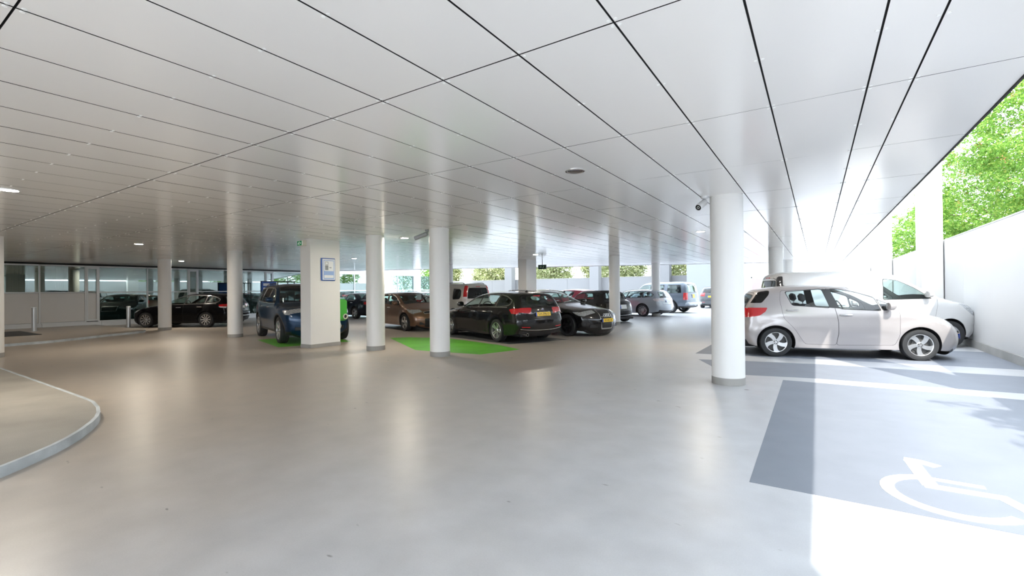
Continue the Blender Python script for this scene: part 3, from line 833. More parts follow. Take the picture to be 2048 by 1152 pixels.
# ---- body templates: edge profile (x, z, bulge towards the middle), window and lamp outlines in side view
TPL = {}
TPL['hatch'] = dict(wb=2.51, fo=.80, ro=.66, H=1.51, R=.305, belt=1.0, sill=.20, z0=.58, tum=.30, W=1.695,
    prof=[(1.72, .19, .18), (1.80, .28, .21), (1.82, .42, .22), (1.79, .56, .20), (1.70, .69, .16), (1.58, .78, .10), (1.38, .87, .07), (1.14, .965, .06), (1.03, 1.01, .06), (.82, 1.115, .08), (.55, 1.26, .09), (.22, 1.39, .075), (-.07, 1.445, .05), (-.5, 1.465, .045), (-1.08, 1.445, .045), (-1.43, 1.39, .05), (-1.55, 1.36, .06), (-1.62, 1.26, .08), (-1.75, 1.06, .11), (-1.785, .95, .13), (-1.80, .78, .14), (-1.83, .62, .14), (-1.83, .40, .13), (-1.75, .24, .10)],
    win_f=[(-.22, 1.415), (-.05, 1.405), (.24, 1.34), (.53, 1.235), (.62, .985), (-.08, 1.02)], win_r=[(-1.04, 1.365), (-.37, 1.415), (-.26, 1.04), (-.93, 1.09)], win_q=[(.575, 1.20), (.77, 1.10), (.81, 1.02), (.66, .985)],
    pillar=[(-.365, 1.42), (-.225, 1.42), (-.085, 1.02), (-.255, 1.035)],
    door_f=[(-.31, 1.435), (.0, 1.425), (.3, 1.345), (.57, 1.235), (.84, 1.09), (.93, .95), (.93, .78), (.91, .48), (.83, .29), (-.16, .27), (-.12, .5), (-.12, .76), (-.17, 1.06)],
    door_r=[(-1.13, 1.40), (-.31, 1.435), (-.17, 1.06), (-.12, .76), (-.12, .5), (-.16, .27), (-.71, .28), (-.75, .33), (-.91, .59), (-1.11, .82), (-1.16, 1.19)],
    handle=[(-.94, .98), (.01, .885)], mirror=(.74, 1.01), tail=[(-2.0, 1.03), (-1.40, 1.035), (-1.44, .95), (-1.56, .86), (-2.0, .79)], head=[(1.37, .85), (1.50, .835), (1.62, .80), (2.0, .78), (2.0, .64), (1.70, .665), (1.52, .745)],
    ws=(1.00, .16), rw=(1.27, 1.02), tailz=(.79, 1.03, .60), headz=(.62, .76, .62), grille=[(.26, .46, .62), (.60, .645, .55)], tgz=.55, sill_trim=.235)
TPL['wagon'] = dict(wb=2.81, fo=.80, ro=1.01, H=1.43, R=.325, belt=.97, sill=.19, z0=.56, tum=.36, W=1.811,
    prof=[(1.88, .17, .2), (1.97, .26, .23), (1.99, .45, .23), (1.96, .60, .2), (1.87, .70, .15), (1.6, .79, .08), (1.2, .86, .06), (.80, .925, .05), (.64, .955, .06), (.35, 1.085, .08), (.0, 1.24, .085), (-.3, 1.33, .065), (-.7, 1.375, .05), (-1.2, 1.385, .045), (-1.8, 1.36, .04), (-2.03, 1.32, .05), (-2.10, 1.25, .07), (-2.25, 1.0, .10), (-2.29, .92, .12), (-2.31, .75, .13), (-2.35, .64, .13), (-2.34, .42, .12), (-2.26, .27, .10)],
    win_f=[(.48, .975), (.1, 1.155), (-.2, 1.26), (-.50, 1.31), (-.38, .985)], win_r=[(-.56, 1.315), (-1.0, 1.325), (-1.38, 1.31), (-1.32, 1.02), (-.45, .99)], win_q=[(-1.45, 1.305), (-1.75, 1.26), (-1.98, 1.16), (-1.96, 1.09), (-1.85, 1.05), (-1.39, 1.02)],
    pillar=[(-.505, 1.315), (-.555, 1.315), (-.445, .985), (-.385, .985)],
    door_f=[(.62, .95), (.35, 1.065), (0, 1.215), (-.28, 1.305), (-.52, 1.335), (-.40, .98), (-.36, .6), (-.40, .26), (.72, .26), (.88, .45), (.88, .8)],
    door_r=[(-.52, 1.335), (-1.0, 1.345), (-1.42, 1.325), (-1.36, 1.0), (-1.28, .85), (-1.06, .68), (-.95, .45), (-.93, .26), (-.40, .26), (-.36, .6), (-.40, .98)],
    handle=[(-1.14, .86), (-.18, .84)], mirror=(.47, .99), tail=[(-1.98, .93), (-2.15, .965), (-2.6, .95), (-2.6, .79), (-2.1, .82)], head=[(1.60, .755), (1.75, .75), (2.2, .71), (2.2, .60), (1.8, .645)],
    ws=(.62, -.24), rw=(1.25, .97), tailz=(.80, .95, .50), headz=(.60, .70, .50), grille=[(.24, .42, .6), (.55, .71, .40)], tgz=.62, sill_trim=.22, chrome=True)
TPL['suv'] = dict(wb=2.984, fo=.88, ro=1.07, H=1.776, R=.385, belt=1.16, sill=.30, z0=.74, tum=.30, W=1.96,
    prof=[(2.03, .27, .18), (2.14, .36, .2), (2.17, .60, .2), (2.15, .82, .18), (2.08, .94, .14), (1.9, 1.01, .08), (1.5, 1.06, .06), (1.12, 1.11, .05), (1.0, 1.14, .06), (.7, 1.32, .08), (.35, 1.53, .08), (.1, 1.64, .06), (-.3, 1.70, .05), (-1.0, 1.71, .045), (-1.8, 1.67, .04), (-2.1, 1.61, .05), (-2.2, 1.49, .07), (-2.34, 1.15, .1), (-2.38, 1.0, .1), (-2.40, .8, .12), (-2.42, .6, .12), (-2.40, .42, .1), (-2.32, .32, .08)],
    win_f=[(.84, 1.17), (.55, 1.36), (.25, 1.53), (.02, 1.59), (-.1, 1.60), (-.05, 1.17)], win_r=[(-.17, 1.60), (-.95, 1.61), (-1.05, 1.19), (-.12, 1.17)], win_q=[(-1.1, 1.605), (-1.7, 1.575), (-2.0, 1.49), (-2.08, 1.25), (-1.13, 1.2)],
    pillar=[(-.1, 1.605), (-.17, 1.605), (-.12, 1.17), (-.05, 1.17)],
    door_f=[(.95, 1.12), (.6, 1.34), (.27, 1.55), (.02, 1.615), (-.13, 1.625), (-.09, 1.15), (-.06, .7), (-.1, .36), (.85, .36), (.98, .55), (1.02, .9)],
    door_r=[(-.13, 1.625), (-1.0, 1.635), (-1.09, 1.17), (-1.05, .95), (-.98, .7), (-.95, .36), (-.1, .36), (-.06, .7), (-.09, 1.15)],
    handle=[(-.88, 1.05), (.1, 1.03)], mirror=(.80, 1.20), tail=[(-2.2, 1.5), (-2.7, 1.5), (-2.7, .85), (-2.2, .88), (-2.28, 1.1)], head=[(1.82, .945), (1.95, .975), (2.4, .95), (2.4, .82), (1.98, .84)],
    ws=(.98, .16), rw=(1.50, 1.14), tailz=(.88, 1.15, .72), headz=(.83, .94, .55), grille=[(.34, .5, .6), (.60, .93, .44)], tgz=.66, sill_trim=.36, chrome=True)
TPL['boxy'] = dict(wb=2.885, fo=.83, ro=1.05, H=1.89, R=.38, belt=1.18, sill=.34, z0=.78, tum=.16, W=1.92,
    prof=[(2.0, .30, .12), (2.09, .42, .13), (2.12, .7, .13), (2.10, .97, .11), (2.0, 1.04, .06), (1.6, 1.08, .05), (1.12, 1.14, .05), (1.02, 1.17, .05), (.77, 1.42, .06), (.50, 1.70, .06), (.30, 1.79, .05), (-.1, 1.82, .04), (-.5, 1.845, .04), (-1.8, 1.85, .035), (-2.2, 1.81, .035), (-2.30, 1.70, .04), (-2.38, 1.2, .05), (-2.40, 1.0, .05), (-2.42, .8, .06), (-2.44, .6, .08), (-2.42, .45, .08), (-2.35, .36, .06)],
    win_f=[(.88, 1.2), (.60, 1.5), (.42, 1.66), (-.1, 1.68), (-.1, 1.2)], win_r=[(-.17, 1.68), (-1.0, 1.69), (-1.0, 1.2), (-.17, 1.2)], win_q=[(-1.25, 1.70), (-2.05, 1.68), (-2.1, 1.22), (-1.25, 1.2)],
    pillar=[(-.1, 1.69), (-.17, 1.69), (-.17, 1.2), (-.1, 1.2)],
    door_f=[(.96, 1.17), (.66, 1.48), (.44, 1.71), (-.13, 1.73), (-.13, .42), (.85, .42), (.96, .6)], door_r=[(-.13, 1.73), (-1.08, 1.74), (-1.08, 1.0), (-.95, .75), (-.95, .42), (-.13, .42)],
    handle=[(-.9, 1.08), (.05, 1.08)], mirror=(.86, 1.25), tail=[(-2.24, 1.22), (-2.7, 1.22), (-2.7, .80), (-2.24, .80)], head=[(1.9, .98), (2.4, .98), (2.4, .80), (1.95, .80)],
    ws=(1.0, .42), rw=(1.72, 1.24), tailz=(.80, 1.22, .80), headz=(.80, .96, .6), grille=[(.4, .55, .6), (.74, .95, .55)], tgz=.74, sill_trim=.42)
TPL['van'] = dict(wb=2.697, fo=.82, ro=.70, H=1.83, R=.315, belt=1.12, sill=.26, z0=.7, tum=.14, W=1.83,
    prof=[(1.85, .22, .15), (1.95, .35, .18), (1.97, .6, .18), (1.93, .8, .15), (1.82, .95, .1), (1.5, 1.05, .07), (1.28, 1.13, .06), (1.20, 1.16, .06), (.93, 1.34, .08), (.55, 1.61, .08), (.3, 1.73, .06), (0, 1.775, .045), (-1.2, 1.785, .04), (-1.86, 1.755, .04), (-1.94, 1.70, .05), (-1.98, 1.5, .06), (-2.02, 1.1, .07), (-2.04, .8, .08), (-2.06, .55, .10), (-2.05, .38, .09), (-1.98, .28, .06)],
    win_f=[(1.02, 1.14), (.72, 1.38), (.42, 1.56), (.15, 1.60), (.1, 1.12)], win_r=[], win_q=[(-1.18, 1.56), (-1.62, 1.54), (-1.74, 1.47), (-1.78, 1.22), (-1.70, 1.10), (-1.28, 1.08), (-1.22, 1.12)],
    pillar=[], door_f=[(1.14, 1.14), (.76, 1.42), (.43, 1.63), (.08, 1.66), (.03, 1.1), (.03, .34), (.88, .34), (1.05, .6), (1.12, .95)], door_r=[(.03, 1.66), (-.9, 1.67), (-.93, .75), (-.8, .34), (.03, .34)],
    handle=[(-.78, 1.0), (.16, .98)], mirror=(.92, 1.18), tail=[(-1.88, 1.70), (-2.4, 1.72), (-2.4, .84), (-1.96, .84)], head=[(1.55, 1.02), (1.75, 1.0), (2.3, .92), (2.3, .72), (1.85, .74)],
    ws=(1.18, .40), rw=(1.58, 1.12), tailz=(.84, 1.68, .88), headz=(.70, .90, .6), grille=[(.32, .5, .6), (.62, .70, .5)], tgz=.5, sill_trim=.30)
TPL['sedan'] = dict(wb=2.84, fo=.80, ro=1.05, H=1.44, R=.33, belt=.97, sill=.19, z0=.56, tum=.38, W=1.81,
    prof=[(1.90, .17, .2), (1.99, .26, .22), (2.01, .45, .22), (1.98, .60, .2), (1.88, .72, .15), (1.6, .80, .08), (1.2, .87, .06), (.80, .93, .05), (.66, .955, .06), (.38, 1.09, .08), (.05, 1.24, .085), (-.25, 1.335, .065), (-.6, 1.38, .05), (-.95, 1.37, .05), (-1.25, 1.30, .06), (-1.65, 1.11, .07), (-1.85, 1.02, .06), (-2.10, .995, .06), (-2.28, .96, .08), (-2.34, .85, .12), (-2.36, .62, .13), (-2.35, .42, .12), (-2.27, .27, .10)],
    win_f=[(.5, .975), (.12, 1.155), (-.2, 1.27), (-.48, 1.31), (-.36, .985)], win_r=[(-.54, 1.315), (-.85, 1.31), (-1.15, 1.235), (-1.42, 1.09), (-1.30, 1.02), (-.43, .99)], win_q=[],
    pillar=[(-.485, 1.315), (-.535, 1.315), (-.425, .985), (-.365, .985)],
    door_f=[(.64, .95), (.38, 1.065), (.02, 1.215), (-.26, 1.305), (-.51, 1.335), (-.39, .98), (-.35, .6), (-.39, .26), (.73, .26), (.89, .45), (.89, .8)],
    door_r=[(-.51, 1.335), (-.87, 1.335), (-1.18, 1.255), (-1.47, 1.09), (-1.3, .85), (-1.08, .68), (-.97, .45), (-.95, .26), (-.39, .26), (-.35, .6), (-.39, .98)],
    handle=[(-1.12, .88), (-.16, .86)], mirror=(.49, .99), tail=[(-2.22, .93), (-2.6, .94), (-2.6, .76), (-2.24, .80)], head=[(1.62, .765), (1.77, .76), (2.2, .72), (2.2, .60), (1.82, .65)],
    ws=(.64, -.20), rw=None, rwx=(-1.22, -1.72), tailz=(.77, .92, .5), headz=(.60, .70, .5), grille=[(.24, .42, .6), (.52, .70, .35)], tgz=.62, sill_trim=.22, chrome=True)
TPL['cabrio'] = dict(wb=2.47, fo=.68, ro=.62, H=1.42, R=.30, belt=.97, sill=.20, z0=.56, tum=.26, W=1.68,
    prof=[(1.66, .19, .16), (1.74, .28, .19), (1.76, .44, .19), (1.73, .60, .17), (1.62, .74, .12), (1.40, .84, .08), (1.0, .92, .05), (.80, .955, .05), (.72, .97, .05), (.52, 1.13, .07), (.30, 1.29, .07), (.12, 1.355, .05), (-.4, 1.375, .04), (-.95, 1.37, .04), (-1.18, 1.32, .05), (-1.30, 1.20, .06), (-1.36, 1.02, .06), (-1.45, .96, .06), (-1.58, .93, .07), (-1.68, .80, .11), (-1.72, .62, .12), (-1.72, .42, .11), (-1.65, .26, .09)],
    win_f=[(.60, .99), (.40, 1.14), (.2, 1.26), (-.20, 1.285), (-.20, .99)], win_r=[(-.25, 1.285), (-.66, 1.275), (-.80, 1.02), (-.80, .99), (-.25, .99)], win_q=[],
    pillar=[], door_f=[(.72, .96), (.42, 1.19), (.2, 1.305), (-.22, 1.32), (-.24, .95), (-.22, .26), (.74, .26), (.80, .5)], door_r=[],
    handle=[(-.08, .84)], mirror=(.56, 1.0), tail=[(-1.52, .86), (-2, .86), (-2, .66), (-1.56, .66)], head=[(1.5, .80), (2, .8), (2, .62), (1.55, .62)],
    ws=(.70, .16), rw=(1.28, 1.06), tailz=(.66, .86, .74), headz=(.62, .74, .6), grille=[(.26, .4, .6), (.5, .62, .5)], tgz=.5, sill_trim=.235, soft=True)

def remap(tp, wb, fo, ro, H, W, Rw=None):
    """stretch a template to other measurements"""
    t = dict(tp)
    h0, h1 = tp['wb'] / 2, wb / 2
    def fx(x):
        if x > h0: return h1 + (x - h0) * fo / tp['fo']
        if x < -h0: return -h1 + (x + h0) * ro / tp['ro']
        return x * h1 / h0
    kz = H / tp['H']
    def fz(z): return z * (1 + (kz - 1) * min(1, max(0, (z - .15) / .45)))
    t['prof'] = [(fx(a), fz(b), c) for a, b, c in tp['prof']]
    for k in ('win_f', 'win_r', 'win_q', 'pillar', 'door_f', 'door_r', 'handle', 'tail', 'head'): t[k] = [(fx(a), fz(b)) for a, b in tp[k]]
    t['mirror'] = (fx(tp['mirror'][0]), fz(tp['mirror'][1]))
    t['ws'] = tuple(fx(a) for a in tp['ws'])
    if tp['rw']: t['rw'] = tuple(fz(a) for a in tp['rw'])
    else: t['rwx'] = tuple(fx(a) for a in tp['rwx'])
    t['tailz'] = (fz(tp['tailz'][0]), fz(tp['tailz'][1]), tp['tailz'][2]); t['headz'] = (fz(tp['headz'][0]), fz(tp['headz'][1]), tp['headz'][2])
    t['grille'] = [(fz(a), fz(b), c) for a, b, c in tp['grille']]
    t['tgz'] = fz(tp['tgz']); t['belt'] = fz(tp['belt']); t['z0'] = fz(tp['z0'])
    t.update(wb=wb, fo=fo, ro=ro, H=H, W=W, R=Rw or tp['R'])
    return t

def text_mesh(body, size, material):
    cu = bpy.data.curves.new('plate_letters', 'FONT'); cu.body = body; cu.size = size; cu.align_x = 'CENTER'; cu.align_y = 'CENTER'; cu.extrude = 0.0006
    ob = bpy.data.objects.new('tmp_text', cu); COL.objects.link(ob)
    bpy.context.view_layer.update()
    dg = bpy.context.evaluated_depsgraph_get()
    me = bpy.data.meshes.new_from_object(ob.evaluated_get(dg)); me.name = 'plate_letters'
    bpy.data.objects.remove(ob); bpy.data.curves.remove(cu)
    me.materials.clear(); me.materials.append(MATS[material])
    return me

def make_car(name, label, t, loc, th, paint, glass='car_glass', glass_rear=None, rim='five', rim_mat=None, cat='car', seat='seat', plate_rear=None, plate_front=None,
             rails=None, black_trim=True, clad=None, extras=None, tint=None, grid=0.085, taper=(.14, .11), tail='tail_red'):
    root = thing(name, label, cat, (loc[0], loc[1], 0.0021), R(th), group='parked cars')
    W2 = t['W'] / 2; wb = t['wb'] / 2; Rw = t['R']; H = t['H']
    glass_rear = glass_rear or glass
    PM = paint
    prof = catmull(t['prof'], 0.055)
    PX, PZ, PC = prof[:, 0], prof[:, 1], prof[:, 2]
    seg = np.hypot(np.diff(PX), np.diff(PZ)); S = np.concatenate([[0], np.cumsum(seg)])
    xF, xR = PX.max(), PX.min()
    tx = np.gradient(PX); tz = np.gradient(PZ); ln = np.hypot(tx, tz); NX, NZ = tz / ln * 1.0, -tx / ln
    # outward normal of the profile (travelling from front bottom over the roof to rear bottom)
    NX, NZ = NX * np.sign(1), NZ
    cenx, cenz = 0.0, 0.6
    flip = np.sign((PX - cenx) * NX + (PZ - cenz) * NZ); flip[flip == 0] = 1
    NX, NZ = NX * flip, NZ * flip
    rr = 0.075
    def width(x, z, d):
        x = np.asarray(x, float); z = np.asarray(z, float)
        b = t['belt']; k = 0.055
        low = W2 - k * ((np.minimum(z, b) - t['z0']) / .45) ** 2
        dz = np.maximum(0, z - b)
        w = low - t['tum'] * dz - .22 * dz * dz
        x0 = wb - .25
        u = np.clip((x - x0) / (xF - x0), 0, 1.2); w = w - taper[0] * u ** 2.2
        u = np.clip((-x - x0) / (-xR - x0), 0, 1.2); w = w - taper[1] * u ** 2.2
        zc = b - .13
        w = w + .010 * np.exp(-((z - zc) / .05) ** 2) - .012 * np.exp(-((z - .42 * b) / .09) ** 2)
        for s in (-1, 1):
            r = np.hypot(x - s * wb, z - Rw)
            w = w + .016 * np.exp(-((r - (Rw + .09)) / .06) ** 2) * (z < b)
        q = np.clip(1 - d / rr, 0, 1)
        return w - rr * .85 * (1 - np.sqrt(np.maximum(0, 1 - q * q)))
    we = width(PX, PZ, np.zeros(len(PX)))
    # ---------- side patch
    ra = Rw + .055; zs = t['sill']
    def arch(cx):
        a = math.asin(max(-1, min(1, (zs - Rw) / ra)))
        return [(cx + ra * math.cos(q), Rw + ra * math.sin(q)) for q in np.linspace(math.pi - a, a, 26)]
    dom = list(zip(PX, PZ)) + resample([(PX[-1], PZ[-1])] + arch(-wb) + arch(wb) + [(PX[0], PZ[0])], .08, False)[1:-1]
    F = []
    def feat(nm, poly, r=.03): F.append((nm, resample(rounded(poly, r) if r else poly, .07)))
    if t['sill_trim'] and clad: feat('sill_trim', [(-3, -1), (3, -1), (3, t['sill_trim']), (-3, t['sill_trim'])], 0)
    if clad:
        for s in (-1, 1): F.append(('arch_trim', resample([(s * wb + (ra + .05) * math.cos(q), Rw + (ra + .05) * math.sin(q)) for q in np.linspace(0, 2 * math.pi, 40)][:-1], .08)))
    for nm, key in (('door_f', 'door_f'), ('door_r', 'door_r')):
        if t[key]:
            feat('seam', t[key], .05)
            pl = t[key]; c = np.mean(np.array(pl), 0)
            n = len(pl); ins = inset(pl if sum(pl[i][0] * pl[(i + 1) % n][1] - pl[(i + 1) % n][0] * pl[i][1] for i in range(n)) > 0 else pl[::-1], .0045)
            feat(nm, ins, .05)
    def outset(pl, d):
        n = len(pl); ccw = sum(pl[i][0] * pl[(i + 1) % n][1] - pl[(i + 1) % n][0] * pl[i][1] for i in range(n)) > 0
        return inset(pl if ccw else pl[::-1], -d)
    wins = [k for k in ('win_f', 'win_r', 'win_q') if t[k]]
    if t.get('chrome') and black_trim != 'no_chrome':
        for k in wins: feat('chrome_trim', outset(t[k], .036), .05)
        allp = [p for k in wins for p in t[k]]
        feat('chrome_trim', [(min(p[0] for p in allp) + .1, t['belt'] + .005), (max(p[0] for p in allp) - .04, t['belt'] - .004), (max(p[0] for p in allp) - .04, t['belt'] + .02), (min(p[0] for p in allp) + .1, t['belt'] + .028)], 0)
    for k in wins: feat('window_trim', outset(t[k], .022 if t.get('chrome') else .014), .05)
    if t['pillar']: feat('window_trim', t['pillar'], 0)
    for k in wins: feat(k, t[k], .045)
    if t.get('wrap'): feat('wrap_glass', t['wrap'], .03)
    feat('taillight', t['tail'], .02); feat('headlight', t['head'], .02)
    if t['tailz'][1] - t['tailz'][0] > .6 or (extras and 'split_tail' in extras):
        z0_, z1_ = t['tailz'][0], t['tailz'][1]; zm = z0_ + (z1_ - z0_) * .42
        feat('tail_clear', [(p[0], min(p[1], zm)) for p in t['tail'][1:]] + [(t['tail'][0][0], zm)], 0)
    V2, T2, c2 = triangulate(dom, F, grid)
    B = np.stack([PX, PZ], 1)
    d = np.empty(len(V2))
    for i in range(0, len(V2), 500):
        q = V2[i:i + 500]
        a, b = B[:-1], B[1:]; ab = b - a
        u = np.clip(((q[:, None] - a[None]) * ab[None]).sum(2) / np.maximum(1e-12, (ab * ab).sum(1))[None], 0, 1)
        d[i:i + 500] = np.sqrt((((a[None] + u[..., None] * ab[None]) - q[:, None]) ** 2).sum(2).min(1))
    d[d < 1e-4] = 0
    yv = width(V2[:, 0], V2[:, 1], d)
    sideL = np.stack([V2[:, 0], yv, V2[:, 1]], 1); sideR = sideL * np.array([1, -1, 1])
    # ---------- over-the-top patch
    iroof = int(np.argmax(PZ))
    def sF(z): i = np.arange(0, iroof); return float(np.interp(z, PZ[:iroof + 1], S[:iroof + 1]))
    def sT(x): return float(np.interp(-x, -PX[np.argmax(PX):int(np.argmin(PX)) + 1], S[np.argmax(PX):int(np.argmin(PX)) + 1]))
    def sR(z): j = np.arange(len(PZ) - 1, iroof - 1, -1); return float(np.interp(z, PZ[j], S[j]))
    ys = 0.75
    K = 12
    domT = [(s, -ys) for s in S] + [(S[-1], -ys + 2 * ys * k / K) for k in range(1, K)] + [(s, ys) for s in S[::-1]] + [(S[0], ys - 2 * ys * k / K) for k in range(1, K)]
    FT = []
    def ft(nm, poly, r=.03): FT.append((nm, resample(rounded([(a, b * ys) for a, b in poly], r) if r else [(a, b * ys) for a, b in poly], .09)))
    cowl, wtop = t['ws']
    hs0 = sF(t['headz'][1]) + .03
    ft('seam', [(hs0, -.80), (hs0, .80), (sT(cowl) - .05, .90), (sT(cowl) - .05, -.90)], .06)
    ft('hood', [(hs0 + .006, -.793), (hs0 + .006, .793), (sT(cowl) - .056, .893), (sT(cowl) - .056, -.893)], .06)
    if t.get('soft'): ft('soft_top', [(sT(wtop) + .05, -1.01), (sT(wtop) + .05, 1.01), (sR(1.0), 1.01), (sR(1.0), -1.01)], 0)
    ft('window_trim', [(sT(cowl) - .03, -.93), (sT(cowl) - .03, .93), (sT(wtop) + .02, .93), (sT(wtop) + .02, -.93)], .05)
    ft('windshield', [(sT(cowl), -.90), (sT(cowl), .90), (sT(wtop), .90), (sT(wtop), -.90)], .06)
    if t['rw']: r0, r1 = sR(t['rw'][0]), sR(t['rw'][1])
    else: r0, r1 = sT(t['rwx'][0]), sT(t['rwx'][1])
    tg = sR(t['tgz'])
    ft('seam', [(r0 - .07, -.88), (r0 - .07, .88), (r1, .95), (sR(t['tailz'][1]), .80), (tg, .72), (tg, -.72), (sR(t['tailz'][1]), -.80), (r1, -.95)], .05)
    ft('tailgate', [(r0 - .064, -.872), (r0 - .064, .872), (r1, .942), (sR(t['tailz'][1]), .792), (tg - .006, .712), (tg - .006, -.712), (sR(t['tailz'][1]), -.792), (r1, -.942)], .05)
    ft('window_trim', [(r0 - .02, -.86), (r0 - .02, .86), (r1 + .02, .88), (r1 + .02, -.88)], .05)
    ft('rear_window', [(r0, -.82), (r0, .82), (r1, .85), (r1, -.85)], .06)
    def border(poly, lo, hi):
        q = in_poly(poly, np.stack([PX, PZ], 1)) & (S > lo) & (S < hi)
        return (S[q].min() - .01, S[q].max() + .01) if q.any() else None
    bt = border(t['tail'], S[iroof], S[-1]) or (sR(t['tailz'][1]), sR(t['tailz'][0]))
    bh = border(t['head'], 0, S[iroof]) or (sF(t['headz'][0]), sF(t['headz'][1]))
    za, zb, tt = t['tailz']
    for s in (-1, 1):
        ft('taillight_l' if s > 0 else 'taillight_r', [(bt[0], s * 1.01), (sR(zb - .01), s * tt), (sR(za), s * (tt + .04)), (bt[1], s * 1.01)], .02)
        if zb - za > .6:
            zm = za + (zb - za) * .42
            ft('tail_clear', [(sR(zm), s * 1.01), (sR(zm), s * tt), (sR(za), s * (tt + .02)), (sR(za), s * 1.01)], .0)
    za, zb, tt = t['headz']
    for s in (-1, 1): ft('headlight_l' if s > 0 else 'headlight_r', [(bh[0], s * 1.01), (sF(za + .03), s * tt), (sF(zb), s * (tt + .02)), (bh[1], s * 1.01)], .02)
    for i, (z0, z1, tt) in enumerate(t['grille']):
        if i == 1: ft('grille_trim', [(sF(z0) - .02, -tt - .03), (sF(z0) - .02, tt + .03), (sF(z1) + .02, tt + .05), (sF(z1) + .02, -tt - .05)], .04)
        ft('grille', [(sF(z0), -tt), (sF(z0), tt), (sF(z1), tt + .02), (sF(z1), -tt - .02)], .04)
    ft('bumper_trim', [(S[-1] + .01, -1.01), (S[-1] + .01, 1.01), (sR(t['prof'][-1][1] + .10), 1.01), (sR(t['prof'][-1][1] + .10), -1.01)], 0)
    ft('bumper_trim', [(-.01, -1.01), (-.01, 1.01), (sF(t['prof'][0][1] + .05), 1.01), (sF(t['prof'][0][1] + .05), -1.01)], 0)
    V3, T3, c3 = triangulate(domT, FT, grid * 1.15)
    s_, u_ = V3[:, 0], np.clip(V3[:, 1] / ys, -1, 1)
    ip = lambda A: np.interp(s_, S, A)
    bul = ip(PC) * (1 - np.abs(u_) ** 2.4)
    top = np.stack([ip(PX) + ip(NX) * bul, u_ * ip(we), ip(PZ) + ip(NZ) * bul], 1)
    # ---------- merge, smooth normals
    nS, nT = len(sideL), len(top)
    allV = np.vstack([sideL, sideR, top])
    names = ['body'] + [f[0] for f in F]; namesT = ['body'] + [f[0] for f in FT]
    tris = np.vstack([T2[:, ::-1], T2 + nS, T3 + 2 * nS])
    cl = [n + '_l' if n in ('door_f', 'door_r', 'win_f', 'win_r', 'win_q', 'taillight', 'headlight') else n for n in (names[i] for i in c2)] + \
         [n + '_r' if n in ('door_f', 'door_r', 'win_f', 'win_r', 'win_q', 'taillight', 'headlight') else n for n in (names[i] for i in c2)] + [namesT[i] for i in c3]
    cl = np.array(cl)
    tv = allV[tris]; fn = np.cross(tv[:, 1] - tv[:, 0], tv[:, 2] - tv[:, 0])
    # orient outward for each patch
    for sl, ref in ((slice(0, len(T2)), np.array([0, 1, 0])), (slice(len(T2), 2 * len(T2)), np.array([0, -1, 0]))):
        if (fn[sl] @ ref).sum() < 0: tris[sl] = tris[sl][:, ::-1]; fn[sl] *= -1
    tm = slice(2 * len(T2), None)
    cent = tv[tm].mean(1) - np.array([0, 0, .6])
    if (fn[tm] * cent).sum() < 0: tris[tm] = tris[tm][:, ::-1]; fn[tm] *= -1
    key = np.round(allV / 0.0015).astype(np.int64)
    _, inv = np.unique(key, axis=0, return_inverse=True); inv = inv.ravel()
    acc = np.zeros((inv.max() + 1, 3))
    for k in range(3): np.add.at(acc, inv[tris[:, k]], fn)
    nrm = acc / np.maximum(1e-12, np.linalg.norm(acc, axis=1))[:, None]; nrm = nrm[inv]
    def part(nm, sel, material, parent, islands=False):
        m = np.isin(cl, sel)
        if not m.any(): return None
        tt_ = tris[m]; ids, loc_ = np.unique(tt_, return_inverse=True); loc_ = loc_.reshape(tt_.shape)
        if islands:
            w_ = inv[tt_]; lab = np.arange(inv.max() + 1)
            for _ in range(400):
                mn = lab[w_].min(1); new = lab.copy()
                for k in range(3): np.minimum.at(new, w_[:, k], mn)
                if (new == lab).all(): break
                lab = new
            li = lab[w_[:, 0]]; first = None
            for u in np.unique(li):
                q = li == u
                if q.sum() < 3: continue
                sub = tt_[q]; ids, lc = np.unique(sub, return_inverse=True); lc = lc.reshape(sub.shape)
                me = bpy.data.meshes.new(nm); me.from_pydata(allV[ids].tolist(), [], lc.tolist())
                me.materials.append(MATS[material]); me.shade_smooth(); me.normals_split_custom_set_from_vertices(nrm[ids].tolist())
                o_ = link(nm, me, parent); first = first or o_
            return first
        me = bpy.data.meshes.new(nm); me.from_pydata(allV[ids].tolist(), [], loc_.tolist())
        me.materials.append(MATS[material]); me.shade_smooth()
        me.normals_split_custom_set_from_vertices(nrm[ids].tolist())
        return link(nm, me, parent)
    part('body', ['body'], PM, root)
    part('hood', ['hood'], PM, root)
    tgo = part('tailgate', ['tailgate'], PM, root)
    part('rear_window', ['rear_window'], glass_rear, tgo)
    part('windshield', ['windshield'], glass, root)
    part('shut_lines', ['seam'], 'seam', root)
    part('window_trim', ['window_trim'], 'black_plastic', root, True)
    part('chrome_trim', ['chrome_trim'], 'chrome', root, True)
    part('wrap_glass', ['wrap_glass'], 'car_glass_dark', root, True)
    part('soft_top', ['soft_top'], 'soft_top', root)
    part('sill_trim', ['sill_trim'], PM if clad is None else 'black_plastic', root, True)
    part('bumper_trim', ['bumper_trim'], 'black_plastic', root, True)
    part('arch_trim', ['arch_trim'], 'black_plastic', root, True)
    part('grille', ['grille'], 'black_plastic', root, True)
    part('grille_trim', ['grille_trim'], 'chrome', root, True)
    part('reversing_lamp', ['tail_clear'], 'tail_clear', root, True)
    doors = {}
